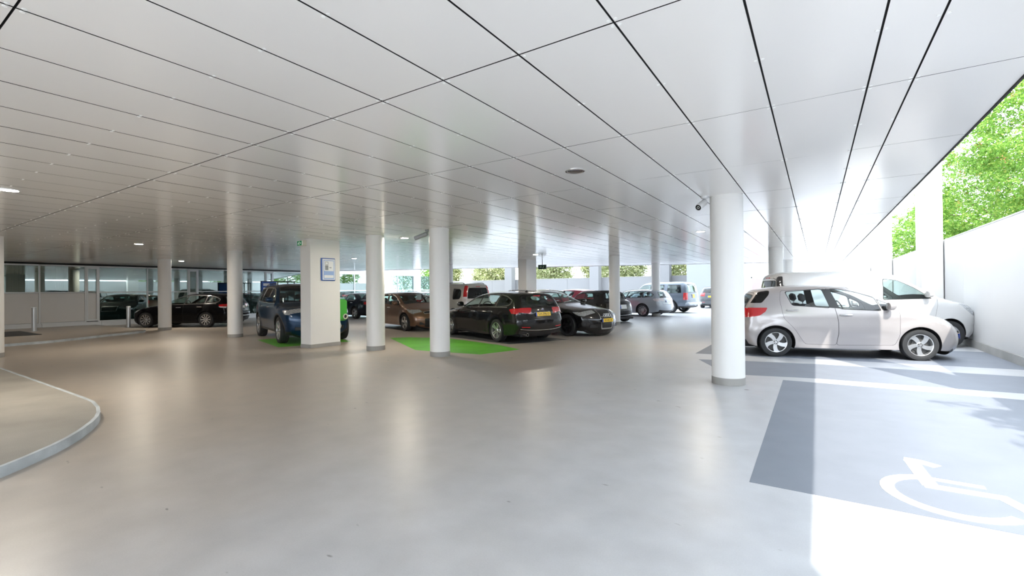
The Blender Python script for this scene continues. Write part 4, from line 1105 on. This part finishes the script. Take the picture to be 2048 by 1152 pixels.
    for sd in 'lr':
        for k in 'fr':
            dr = part('door', ['door_%s_%s' % (k, sd)], PM, root)
            doors[k + sd] = dr
            g = glass if k == 'f' else glass_rear
            part('side_window', ['win_%s_%s' % (k, sd)], g, dr or root)
        part('quarter_window', ['win_q_' + sd], glass if t['win_q'] and t['win_q'][0][0] > 0 else glass_rear, root)
        part('headlight', ['headlight_' + sd], 'head_lens', root)
        part('taillight', ['taillight_' + sd], tail, root)
    def surf_y(x, z): return float(width(np.array([x]), np.array([z]), np.array([.2]))[0])
    for sd, s in (('l', 1), ('r', -1)):
        for i, (hx, hz) in enumerate(t['handle']):
            dr = doors['r' + sd] if (i == 0 and len(t['handle']) > 1) else doors['f' + sd]
            y0 = surf_y(hx, hz)
            MB().cbox(-.12, .12, -.008, .042, -.018, .018, .014).build('door_handle', 'chrome' if black_trim != 'no_chrome' else PM, dr or root, loc=(hx, s * y0 - (0.022 if s < 0 else 0), hz))
        mx, mz = t['mirror']; y0 = surf_y(mx, mz)
        me = MB()
        prof_m = [(0.0, -.045), (.07, -.05), (.079, -.042), (.08, .0), (.074, .035), (.052, .062), (.02, .074), (0.0, .075)]
        vs = []; n = 14
        for k in range(n):
            a = 2 * math.pi * k / n; ca, sa = math.cos(a), math.sin(a)
            for q, (hh, xx) in enumerate(prof_m):
                vs.append((mx + xx, s * (y0 + .135 + .105 * (abs(ca) ** .7) * (1 if ca > 0 else -1) * hh / .08), mz + .06 + .075 * (abs(sa) ** .7) * (1 if sa > 0 else -1) * hh / .08))
        m_ = len(prof_m); fs = [(k * m_ + q, ((k + 1) % n) * m_ + q, ((k + 1) % n) * m_ + q + 1, k * m_ + q + 1) for k in range(n) for q in range(m_ - 1)]
        me.add(vs, fs)
        par = doors['f' + sd] or root
        me.build('mirror', PM, par, smooth=True)
        MB().box(mx - .035, mx + .035, min(s * (y0 - .03), s * (y0 + .10)), max(s * (y0 - .03), s * (y0 + .10)), mz + .0, mz + .03).build('mirror_arm', 'black_plastic', par)
    # ---------- wheels
    tyre, rimm, disc, nutm = wheel_meshes(Rw, .215 if H < 1.6 else .245, rim)
    for fx in (1, -1):
        for s in (1, -1):
            o = link('wheel', tyre, root, (fx * wb, s * (W2 - (.125 if H < 1.6 else .135)), Rw))
            o.rotation_euler = (0, rng.uniform(-.5, .5), 0 if s > 0 else math.pi)
            r_ = link('rim', rimm, o); link('brake_disc', disc, o); link('wheel_nuts', nutm, o)
            if rim_mat:
                r_.material_slots[0].link = 'OBJECT'; r_.material_slots[0].material = MATS[rim_mat]
            # wheel housing
            w_in = W2 - .36; vs = []; fs = []
            A = np.linspace(-.35, math.pi + .35, 22)
            for a in A:
                x, z = fx * wb + ra * math.cos(a), Rw + ra * math.sin(a)
                vs += [(x, s * (surf_y(x, max(z, zs)) - .012), z), (x, s * w_in, z)]
            for k in range(len(A) - 1): fs.append((2 * k, 2 * k + 1, 2 * k + 3, 2 * k + 2))
            vs.append((fx * wb, s * w_in, Rw)); c_ = len(vs) - 1
            for k in range(len(A) - 1): fs.append((2 * k + 1, c_, 2 * k + 3))
            MB().add(vs, fs).build('wheel_housing', 'cabin', root)
    # ---------- floor pan and cabin
    MB().cbox(-wb - .75, wb + .55, -W2 + .36, W2 - .36, zs - .03, zs + .06, .02).build('floor_pan', 'cabin', root)
    MB().cbox(-wb + Rw + .1, wb - Rw - .1, -W2 + .10, W2 - .10, zs - .005, zs + .06, .02).build('floor_pan', 'cabin', root)
    b_ = t['belt']
    MB().cbox(cowl - .62, cowl + .02, -W2 + .14, W2 - .14, b_ - .30, b_ - .06, .05).build('dashboard', 'cabin', root)
    sx = cowl - 1.45
    for s in (-1, 1):
        st = MB(); y0 = s * .36
        st.cbox(sx - .05, sx + .48, y0 - .24, y0 + .24, .38, .56, .06)
        a = link('seat', st.mesh('seat', seat), root)
        bk = MB().cbox(-.09, .09, -.24, .24, 0, .60, .06).build('backrest', seat, a, loc=(sx, y0, .52)); bk.rotation_euler = (0, -.28, 0)
        hr = MB().cbox(-.05, .05, -.13, .13, 0, .18, .04).build('headrest', seat, a, loc=(sx - .19, y0, 1.12 + (H - 1.45) * .5)); hr.rotation_euler = (0, -.2, 0)
        MB().tube([(sx - .16, y0, 1.0), (sx - .19, y0, 1.14 + (H - 1.45) * .5)], .012).build('headrest_post', 'chrome', a)
    if H > 1.3 and not t.get('soft'):
        a = MB().cbox(sx - .95, sx - .42, -.62, .62, .38, .55, .06).build('rear_bench', seat, root)
        bk = MB().cbox(-.09, .09, -.62, .62, 0, .58, .06).build('backrest', seat, a, loc=(sx - .98, 0, .5)); bk.rotation_euler = (0, -.30, 0)
        for y0 in (-.38, .38):
            MB().cbox(sx - 1.23, sx - 1.12, y0 - .13, y0 + .13, b_ + .10, b_ + .24, .04).build('headrest', seat, a)
    sw = MB(); n = 22; vs = []; fs = []
    for i in range(n):
        a = 2 * math.pi * i / n
        for j in range(6):
            b2 = 2 * math.pi * j / 6; r_ = .18 + .014 * math.cos(b2)
            vs.append((.014 * math.sin(b2), r_ * math.cos(a), r_ * math.sin(a)))
    for i in range(n):
        for j in range(6): fs.append((i * 6 + j, ((i + 1) % n) * 6 + j, ((i + 1) % n) * 6 + (j + 1) % 6, i * 6 + (j + 1) % 6))
    o = sw.add(vs, fs).build('steering_wheel', 'cabin', root, loc=(cowl - .72, .36, b_ - .02)); o.rotation_euler = (0, -.35, 0)
    # ---------- number plates
    XC, ZC = PX + NX * PC, PZ + NZ * PC
    def at_rear(z, off=.012):
        k = iroof + int(np.argmin(np.abs(ZC[iroof:] - z))); return XC[k] - off, math.atan2(NZ[k], -NX[k])
    def at_front(z, off=.012):
        lim = int(np.argmax(PX)) + 14; k = int(np.argmin(np.abs(ZC[:lim] - z))); return XC[k] + off, math.atan2(NZ[k], NX[k])
    def number_plate(x, z, ang, front, m, txt, w=.26, h=.055):
        p = link('number_plate', None, root, (x, 0, z)); p.empty_display_size = .05
        sgn = 1 if front else -1
        p.rotation_euler = (0, -sgn * ang, 0)
        pl = MB().cbox(-.006, .006, -w, w, -h, h, .003).build('plate', m, p)
        MB().cbox(-.007, .007, (w - .045) * (1 if not front else -1) - (0 if not front else 0), w * (1 if not front else -1), -h + .002, h - .002, .001).build('plate_band', 'plate_blue', p) if not front else \
            MB().cbox(-.007, .007, -w, -w + .045, -h + .002, h - .002, .001).build('plate_band', 'plate_blue', p)
        if txt:
            me = text_mesh(txt, .095, 'plate_text')
            o = link('plate_letters', me, p, (sgn * .0075, -.02 if not front else .02, 0))
            o.rotation_euler = (R(90), 0, R(90) if front else R(-90)); o.scale = (.98, 1.0, 1)
    if plate_rear:
        z = plate_rear[1]; x, a = at_rear(z); number_plate(x, z, a, False, plate_rear[0], plate_rear[2], *(plate_rear[3] if len(plate_rear) > 3 else ()))
    if plate_front:
        z = plate_front[1]; x, a = at_front(z); number_plate(x, z, a, True, plate_front[0], plate_front[2])
    if rails:
        for s in (-1, 1):
            pts = []
            for x in np.linspace(rails[0], rails[1], 12):
                i = np.interp(sT(x), S, np.arange(len(S))); zz = np.interp(sT(x), S, PZ); yy = np.interp(sT(x), S, we) - .02
                e = min(1, min(abs(x - rails[0]), abs(x - rails[1])) / .12)
                pts.append((x, s * yy, zz + .012 + .035 * e))
            MB().tube(pts, .016).build('roof_rail', rails[2], root, smooth=True)
    if extras: 
        helpers = dict(sF=sF, sR=sR, sT=sT, S=S, PX=PX, PZ=PZ, PC=PC, NX=NX, NZ=NZ, we=we, at_rear=at_rear, at_front=at_front, surf_y=surf_y, root=root, t=t, tgo=tgo, W2=W2, wb=wb, Rw=Rw)
        for e in extras:
            if callable(e): e(helpers)
    return root

def paint_mat(name, c, metal=0.35, rough=0.32, coat=0.75):
    return mat(name, c, rough=rough, metal=metal, coat=coat, spec=0.2)
paint_mat('paint_silver', (0.45, 0.42, 0.415), .45, .32)
paint_mat('paint_black', (0.004, 0.004, 0.005), .0, .25, .8)
mat('paint_jet', (0.003, 0.003, 0.004), rough=0.25, coat=0.15, spec=0.12)
paint_mat('paint_black_grey', (0.006, 0.006, 0.007), .0, .25, .8)
paint_mat('paint_navy', (0.006, 0.009, 0.02), .2, .3, .5)
paint_mat('paint_blue', (0.005, 0.032, 0.08), .4, .3, .5)
paint_mat('paint_brown', (0.20, 0.115, 0.075), .55, .32)
paint_mat('paint_sand', (0.50, 0.49, 0.455), .3, .36)
paint_mat('paint_steel', (0.40, 0.43, 0.47), .5, .34)
paint_mat('paint_grey', (0.16, 0.19, 0.23), .5, .34)
paint_mat('paint_dark_grey', (0.09, 0.095, 0.10), .4, .34)
paint_mat('paint_red', (0.42, 0.03, 0.06), .3, .34)
paint_mat('paint_white_silver', (0.66, 0.66, 0.66), .3, .34)

# ---- fittings for single cars
def shark_fin(x):
    def f(h):
        z = np.interp(h['sT'](x), h['S'], h['PZ']) + np.interp(h['sT'](x), h['S'], h['PC'])
        vs = [(x + .10, 0, z - .01), (x - .06, .022, z - .01), (x - .06, -.022, z - .01), (x - .055, 0, z + .055)]
        MB().add(vs, [(0, 1, 3), (0, 3, 2), (1, 2, 3), (0, 2, 1)]).build('roof_fin', 'black_plastic', h['root'])
    return f
def mast(x, l=.35):
    def f(h):
        z = np.interp(h['sT'](x), h['S'], h['PZ']) + np.interp(h['sT'](x), h['S'], h['PC'])
        MB().tube([(x, 0, z - .01), (x - l * .75, 0, z + l * .6)], .006).build('aerial', 'black_plastic', h['root'])
    return f
def wiper_rear(z, ln=.32):
    def f(h):
        x0, a = h['at_rear'](z, .02)
        MB().tube([(x0, .0, z), (x0 + .005, ln * .5, z + .012), (x0 + .03, ln, z + .02)], .010).build('rear_wiper', 'black_plastic', h['root'])
    return f
def badge_rear(z, r=.04):
    def f(h):
        x0, a = h['at_rear'](z, .004)
        o = MB().lathe([(r, 0), (r, .008), (r * .82, .012), (0, .012)], n=24, axis='x', cap=False).build('badge', 'chrome', h['root'], loc=(x0, 0, z)); o.rotation_euler = (0, a, math.pi)
        for q in (0, 2):
            ang = [(.012, r * .74 * math.cos(math.pi / 2 * (q + k / 5)), r * .74 * math.sin(math.pi / 2 * (q + k / 5))) for k in range(6)]
            MB().add([(.0128, 0, 0)] + [(.0128, y, z_) for _, y, z_ in ang], [tuple(range(7))]).build('badge_quarter', 'plate_blue', o)
    return f
def four_rings(z, r=.052):
    def f(h):
        x0, a = h['at_front'](z, .02)
        p = link('ring_badge', None, h['root'], (x0, 0, z)); p.empty_display_size = .05; p.rotation_euler = (0, -a, 0)
        for k in range(4):
            vs = []; fs = []; n = 24
            for i in range(n):
                q = 2 * math.pi * i / n
                for j in range(6):
                    b = 2 * math.pi * j / 6; rr_ = r + .009 * math.cos(b)
                    vs.append((.008 * math.sin(b), rr_ * math.cos(q) + (k - 1.5) * r * 1.5, rr_ * math.sin(q)))
            for i in range(n):
                for j in range(6): fs.append((i * 6 + j, ((i + 1) % n) * 6 + j, ((i + 1) % n) * 6 + (j + 1) % 6, i * 6 + (j + 1) % 6))
            MB().add(vs, fs).build('ring', 'chrome', p, smooth=True)
    return f
def grille_bars(zs, half, mname='chrome'):
    def f(h):
        for z in zs:
            s = h['sF'](z); ip = lambda A: float(np.interp(s, h['S'], A))
            pts = []
            for u in np.linspace(-half, half, 9):
                b = ip(h['PC']) * (1 - abs(u) ** 2.4); pts.append((ip(h['PX']) + ip(h['NX']) * b + .008, u * ip(h['we']), ip(h['PZ']) + ip(h['NZ']) * b))
            MB().tube(pts, .008, 6).build('grille_bar', mname, h['root'])
    return f
def rear_bar(z, half, mname, r=.014):
    def f(h):
        s = h['sR'](z); ip = lambda A: float(np.interp(s, h['S'], A)); pts = []
        for u in np.linspace(-half, half, 11):
            b = ip(h['PC']) * (1 - abs(u) ** 2.4); pts.append((ip(h['PX']) + ip(h['NX']) * b - .004, u * ip(h['we']), ip(h['PZ']) + ip(h['NZ']) * b))
        MB().tube(pts, r, 6).build('bumper_strip', mname, h['root'], smooth=True)
    return f
def rear_reflectors(z, u0, u1):
    def f(h):
        for sg in (-1, 1):
            s = h['sR'](z); ip = lambda A: float(np.interp(s, h['S'], A)); pts = []
            for u in np.linspace(u0, u1, 6):
                b = ip(h['PC']) * (1 - abs(u) ** 2.4); pts.append((ip(h['PX']) + ip(h['NX']) * b - .004, sg * u * ip(h['we']), ip(h['PZ']) + ip(h['NZ']) * b))
            MB().tube(pts, .014, 6).build('reflector', 'tail_red', h['root'])
    return f
def exhaust(y, z=.25):
    def f(h):
        x0 = h['PX'].min()
        MB().lathe([(.028, .16), (.040, .16), (.040, -.06), (.034, -.06), (.034, .1)], n=18, axis='x', c=(x0, y, z), cap=False).build('exhaust_tip', 'chrome', h['root'], smooth=True)
    return f
def brake_light(z, half=.12):
    def f(h):
        x0, a = h['at_rear'](z, .006)
        MB().cbox(-.01, .01, -half, half, -.014, .014, .004).build('high_brake_lamp', 'tail_red', h['root'], loc=(x0, 0, z))
    return f
def front_fog(z, u):
    def f(h):
        for sg in (-1, 1):
            s = h['sF'](z); ip = lambda A: float(np.interp(s, h['S'], A))
            b = ip(h['PC']) * (1 - abs(u) ** 2.4)
            MB().cbox(-.03, .012, -.13, .13, -.05, .05, .01).build('lower_intake', 'black_plastic', h['root'], loc=(ip(h['PX']) + b * ip(h['NX']) - .002, sg * u * ip(h['we']), z)).rotation_euler = (0, 0, sg * .32)
    return f
def tow_hook():
    def f(h):
        x0 = h['PX'].min() - .08
        MB().tube([(x0 + .1, -.1, .42), (x0 - .06, -.1, .38), (x0 - .12, -.1, .42), (x0 - .12, -.1, .50)], .02).build('tow_hook', 'black_plastic', h['root'], smooth=True)
    return f
def spare_steps():
    def f(h):
        MB().cbox(h['PX'].min() - .16, h['PX'].min() + .2, -h['W2'] * .88, h['W2'] * .88, .50, .64, .03).build('step_bumper', 'paint_steel', h['root'])
    return f
def roof_spoiler(x, z):
    def f(h): pass
    return f

HT, WG, SV, BX, VN, SD, CB = (TPL[k] for k in ('hatch', 'wagon', 'suv', 'boxy', 'van', 'sedan', 'cabrio'))
YA = remap(HT, 2.51, .93, .66, 1.51, 1.695); YA['wrap'] = [(-1.95, 1.13), (-1.66, 1.42), (-1.33, 1.395), (-1.36, 1.30), (-1.50, 1.135)]
make_car('hatchback_car', 'silver hatchback parked side-on next to the nearest column, half in sunlight', YA, (0.26, 12.42), 15.5, 'paint_silver', glass='car_glass_clear', glass_rear='car_glass_clear', rim='five_swirl',
         plate_rear=('plate_yellow', .72, None), plate_front=('plate_yellow', .45, None), extras=[mast(-.9, .3), wiper_rear(1.06)], grid=.06, seat='seat')
make_car('estate_car', 'black estate car with yellow rear plate and red tail lights, rear to the viewer', remap(WG, 2.86, .82, 1.03, 1.435, 1.82), (-8.66, 12.18), 158.0, 'paint_black', glass='car_glass', glass_rear='car_glass', rim='five_double',
         plate_rear=('plate_yellow', .80, 'GH-396-D'), extras=[shark_fin(-1.7), wiper_rear(1.02), badge_rear(.925), exhaust(.52), brake_light(1.30), rear_bar(.40, .98, 'chrome', .010), rear_reflectors(.46, .62, .93)], grid=.07)
AU = remap(WG, 2.912, .92, 1.10, 1.46, 1.874, .345); AU['grille'] = [(.20, .24, .4), (.31, .705, .34)]
make_car('estate_car', 'black estate car with four chrome rings on its grille, nose to the viewer', AU, (-7.75, 14.5), -17.0, 'paint_black_grey', rim='five', rim_mat='rim_dark',
         plate_front=('plate_yellow', .50, 'NS-867-R'), rails=(.0, -1.9, 'alu'), extras=[four_rings(.655), grille_bars((.56, .69), .34), front_fog(.33, .72)], grid=.07)
make_car('estate_car', 'black estate car parked nose to the glass front, far left', remap(WG, 2.776, .92, .96, 1.48, 1.865, .335), (-23.75, 9.62), 209.0, 'paint_jet', rim='ten',
         plate_rear=('plate_white', .86, None), extras=['split_tail', rear_bar(.48, .95, 'chrome', .02), rear_bar(.60, .95, 'chrome', .012)], grid=.075)
make_car('suv_car', 'dark blue off-roader with its nose behind the square pillar', SV, (-14.14, 8.89), -18.5, 'paint_blue', rim='five_wide', clad=True, rim_mat=None,
         extras=[grille_bars((.66, .72, .78, .84), .40), front_fog(.44, .74)], rails=(.0, -1.9, 'black_plastic'), glass='car_glass', glass_rear='car_glass_dark', grid=.075)
make_car('hatchback_car', 'bronze brown hatchback between the pair of white columns', remap(HT, 2.647, .90, .80, 1.445, 1.80, .32), (-13.75, 13.4), -18.0, 'paint_brown', rim='five', extras=[grille_bars((.62,), .5), front_fog(.30, .7)], grid=.08)
make_car('van', 'light grey van with tall red tail lights and black roof rails behind the estate', VN, (-15.0, 17.6), 164.0, 'paint_sand', glass='car_glass_dark', rim='steel', cat='van', rails=(-.1, -1.75, 'black_plastic'),
         extras=[brake_light(1.66), wiper_rear(1.15)], plate_rear=('plate_yellow', .75, None))
make_car('convertible_car', 'small black convertible with soft top and white rear plate', CB, (-8.75, 20.3), 157.5, 'paint_black', rim='five', plate_rear=('plate_white', .70, None, (.2, .09)), extras=[rear_bar(.36, .9, 'chrome', .016)], tail='tail_smoke')
make_car('hatchback_car', 'dark red car, only its roof showing behind the black convertible', remap(HT, 2.6, .85, .75, 1.50, 1.76), (-11.4, 23.2), 160.0, 'paint_red', rim='five')
make_car('estate_car', 'silver estate car with roof rails behind the slim far column', remap(WG, 2.80, .9, 1.0, 1.44, 1.83, .33), (-8.95, 25.7), 167.0, 'paint_steel', glass='car_glass', rim='twelve', rails=(.0, -1.9, 'alu'),
         plate_rear=('plate_white', .80, None), black_trim='no_chrome', tail='tail_clear')
make_car('suv_car', 'tall boxy grey-blue off-roader with orange rear plate, far right row', BX, (-8.6, 29.9), 167.0, 'paint_grey', rim='five', glass='car_glass', plate_rear=('plate_yellow', 1.02, None, (.17, .11)),
         extras=[spare_steps(), tow_hook()], clad=True)
make_car('minivan_car', 'dark grey people carrier seen from behind at the far wall', remap(HT, 2.68, .9, .8, 1.65, 1.82, .33), (-6.4, 38.6), 88.0, 'paint_dark_grey', rim='five', glass_rear='car_glass_dark', plate_rear=('plate_yellow', .86, None), extras=[shark_fin(-1.0), rear_reflectors(.45, .6, .9)])
make_car('saloon_car', 'dark navy saloon car seen between the square pillar and the paired column', SD, (-22.4, 17.55), 172.0, 'paint_navy', rim='five_double')
VP = remap(VN, 2.95, .85, .75, 1.88, 1.79, .32); VP['win_q'] = []
make_car('van', 'silver white van standing behind the silver hatchback', VP, (0.92, 15.05), 23.0, 'paint_white_silver', glass='car_glass', glass_rear='car_glass_dark', rim='steel', cat='van',
         extras=[brake_light(1.72), mast(.2, .3)], tail='tail_smoke')
make_car('estate_car', 'silver estate car, only its roof showing behind the bronze hatchback', remap(WG, 2.75, .9, 1.0, 1.46, 1.80), (-20.9, 20.5), 165.0, 'paint_white_silver', rim='five', rails=(.0, -1.9, 'alu'))
# ================================================================== trees beyond the walls
def leaves(pts, size, spread, name, material, parent, tone_bias=0.0, droop=0.35):
    """many small pointed leaves as one mesh; pts are leaf positions"""
    n = len(pts)
    a = nrng.uniform(0, 2 * math.pi, n); el = nrng.normal(-droop, .5, n)
    d = np.stack([np.cos(a) * np.cos(el), np.sin(a) * np.cos(el), np.sin(el)], 1)
    up = nrng.normal(0, .5, (n, 3)) + np.array([0, 0, 1.0])
    s = np.cross(d, up); s /= np.maximum(1e-6, np.linalg.norm(s, axis=1))[:, None]
    L = (size * nrng.uniform(.7, 1.3, n))[:, None]; w = L * spread
    p0 = pts; p1 = pts + d * L * .45 + s * w; p2 = pts + d * L; p3 = pts + d * L * .45 - s * w
    V = np.stack([p0, p1, p2, p3], 1).reshape(-1, 3)
    me = bpy.data.meshes.new(name)
    me.vertices.add(4 * n); me.vertices.foreach_set('co', V.ravel().astype(np.float32))
    me.loops.add(4 * n); me.loops.foreach_set('vertex_index', np.arange(4 * n, dtype=np.int32))
    me.polygons.add(n); me.polygons.foreach_set('loop_start', np.arange(0, 4 * n, 4, dtype=np.int32))
    try: me.polygons.foreach_set('loop_total', np.full(n, 4, np.int32))
    except Exception: pass
    at = me.attributes.new('tone', 'FLOAT', 'POINT')
    at.data.foreach_set('value', np.repeat(np.clip(nrng.normal(.5 + tone_bias, .22, n), 0, 1), 4).astype(np.float32))
    me.materials.append(MATS[material]); me.update(calc_edges=True); me.validate()
    return link(name, me, parent)

def tree(label, loc, h, rad, n_clump, per, size, material, group, trunk_h=None, pods=0, bottom=.25, seed=1, spray=True):
    g = np.random.default_rng(seed)
    t = thing('tree', label, 'tree', loc, group=group)
    th_ = trunk_h or h * .35
    tips = []
    MB().tube([(0, 0, -.3), (.05, .02, th_ * .5), (-.04, .05, th_), (.08, -.03, h * .82)], .16 * h / 8, 9, .03).build('trunk', 'bark', t, smooth=True)
    for k in range(9):
        a = 2 * math.pi * k / 9 + g.uniform(-.3, .3); z0 = th_ * .75 + (h * .7 - th_ * .75) * k / 9; rr_ = rad * g.uniform(.55, .9)
        MB().tube([(0, 0, z0), (.45 * rr_ * math.cos(a), .45 * rr_ * math.sin(a), z0 + .28 * rr_), (rr_ * math.cos(a), rr_ * math.sin(a), z0 + .40 * rr_)], .05, 6, .012).build('branch', 'bark', t)
    # clumps through the crown's outer shell
    u = g.normal(0, 1, (n_clump, 3)); u /= np.linalg.norm(u, axis=1)[:, None]
    r = g.uniform(.45, 1.0, n_clump) ** .6
    zc, hz = h * (bottom + 1) / 2, h * (1 - bottom) / 2
    C = u * r[:, None] * np.array([rad, rad, hz]) + np.array([0, 0, zc])
    if spray:                       # feathery sprays: leaflets set along drooping stalks
        pts = []
        for c in C:
            for q in range(per // 18):
                a = g.uniform(0, 2 * math.pi); dl = g.uniform(.25, .42); st = c + g.normal(0, .16, 3)
                tt = np.linspace(0, 1, 9)
                line = st + np.stack([np.cos(a) * tt * dl, np.sin(a) * tt * dl, .06 * tt - .22 * tt ** 2], 1)
                pts.append(line + g.normal(0, .012, line.shape)); pts.append(line + g.normal(0, .02, line.shape))
        P = np.vstack(pts)
    else:
        P = np.repeat(C, per, 0) + g.normal(0, .30 * rad / 2.5, (n_clump * per, 3))
    fo = leaves(P, size, .30, 'foliage', material, t); fo['kind'] = 'stuff'
    if pods:
        pp = C[g.integers(0, n_clump, pods)] + g.normal(0, .2, (pods, 3))
        pp = np.repeat(pp, 14, 0) + g.normal(0, .05, (pods * 14, 3)) * np.array([.6, .6, 1.6])
        o = leaves(pp, .07, .22, 'seed_clusters', 'seed_pod', t, droop=1.3); o['kind'] = 'stuff'
    return t
GR = 'trees beyond the right wall'
tree('feathery green tree with orange seed clusters behind the right wall, nearest in view', (6.9, 22.0, 0.3), 9.0, 2.75, 520, 180, .080, 'leaf', GR, pods=110, bottom=.2, seed=3)
tree('feathery green tree behind the right wall, second along', (6.8, 29.5, 0.3), 8.4, 2.6, 380, 162, .09, 'leaf', GR, pods=50, bottom=.2, seed=4)
tree('green tree behind the right wall, third along, between white piers', (6.6, 37.5, 0.3), 6.6, 2.5, 280, 144, .10, 'leaf', GR, pods=20, bottom=.2, seed=5)
tree('green tree behind the right wall, seen in the narrow gap before the third pier', (6.8, 47.0, 0.3), 7.4, 2.6, 220, 126, .12, 'leaf', GR, pods=20, bottom=.2, seed=6)
tree('taller green tree standing back behind the nearest feathery tree', (12.6, 35.5, 0.3), 16.0, 3.0, 380, 126, .14, 'leaf', GR, bottom=.3, seed=8)
tree('tree beyond the right wall beside the viewpoint, only its leaf shadow reaches the bay', (6.3, 1.6, 0.3), 8.4, 1.9, 150, 126, .10, 'leaf', GR, bottom=.4, seed=9)
GF = 'trees beyond the far wall'
words = ['first', 'second', 'third', 'fourth', 'fifth', 'sixth', 'seventh', 'eighth', 'ninth']
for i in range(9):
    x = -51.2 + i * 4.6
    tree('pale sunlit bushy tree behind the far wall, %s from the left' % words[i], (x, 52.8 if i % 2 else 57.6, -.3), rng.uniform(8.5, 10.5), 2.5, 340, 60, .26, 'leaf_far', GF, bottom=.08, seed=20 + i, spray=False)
tree('tree seen past the end of the glass front', (-33, 33.5, -.3), 7.5, 2.6, 160, 45, .2, 'leaf', GF, bottom=.15, seed=40, spray=False)
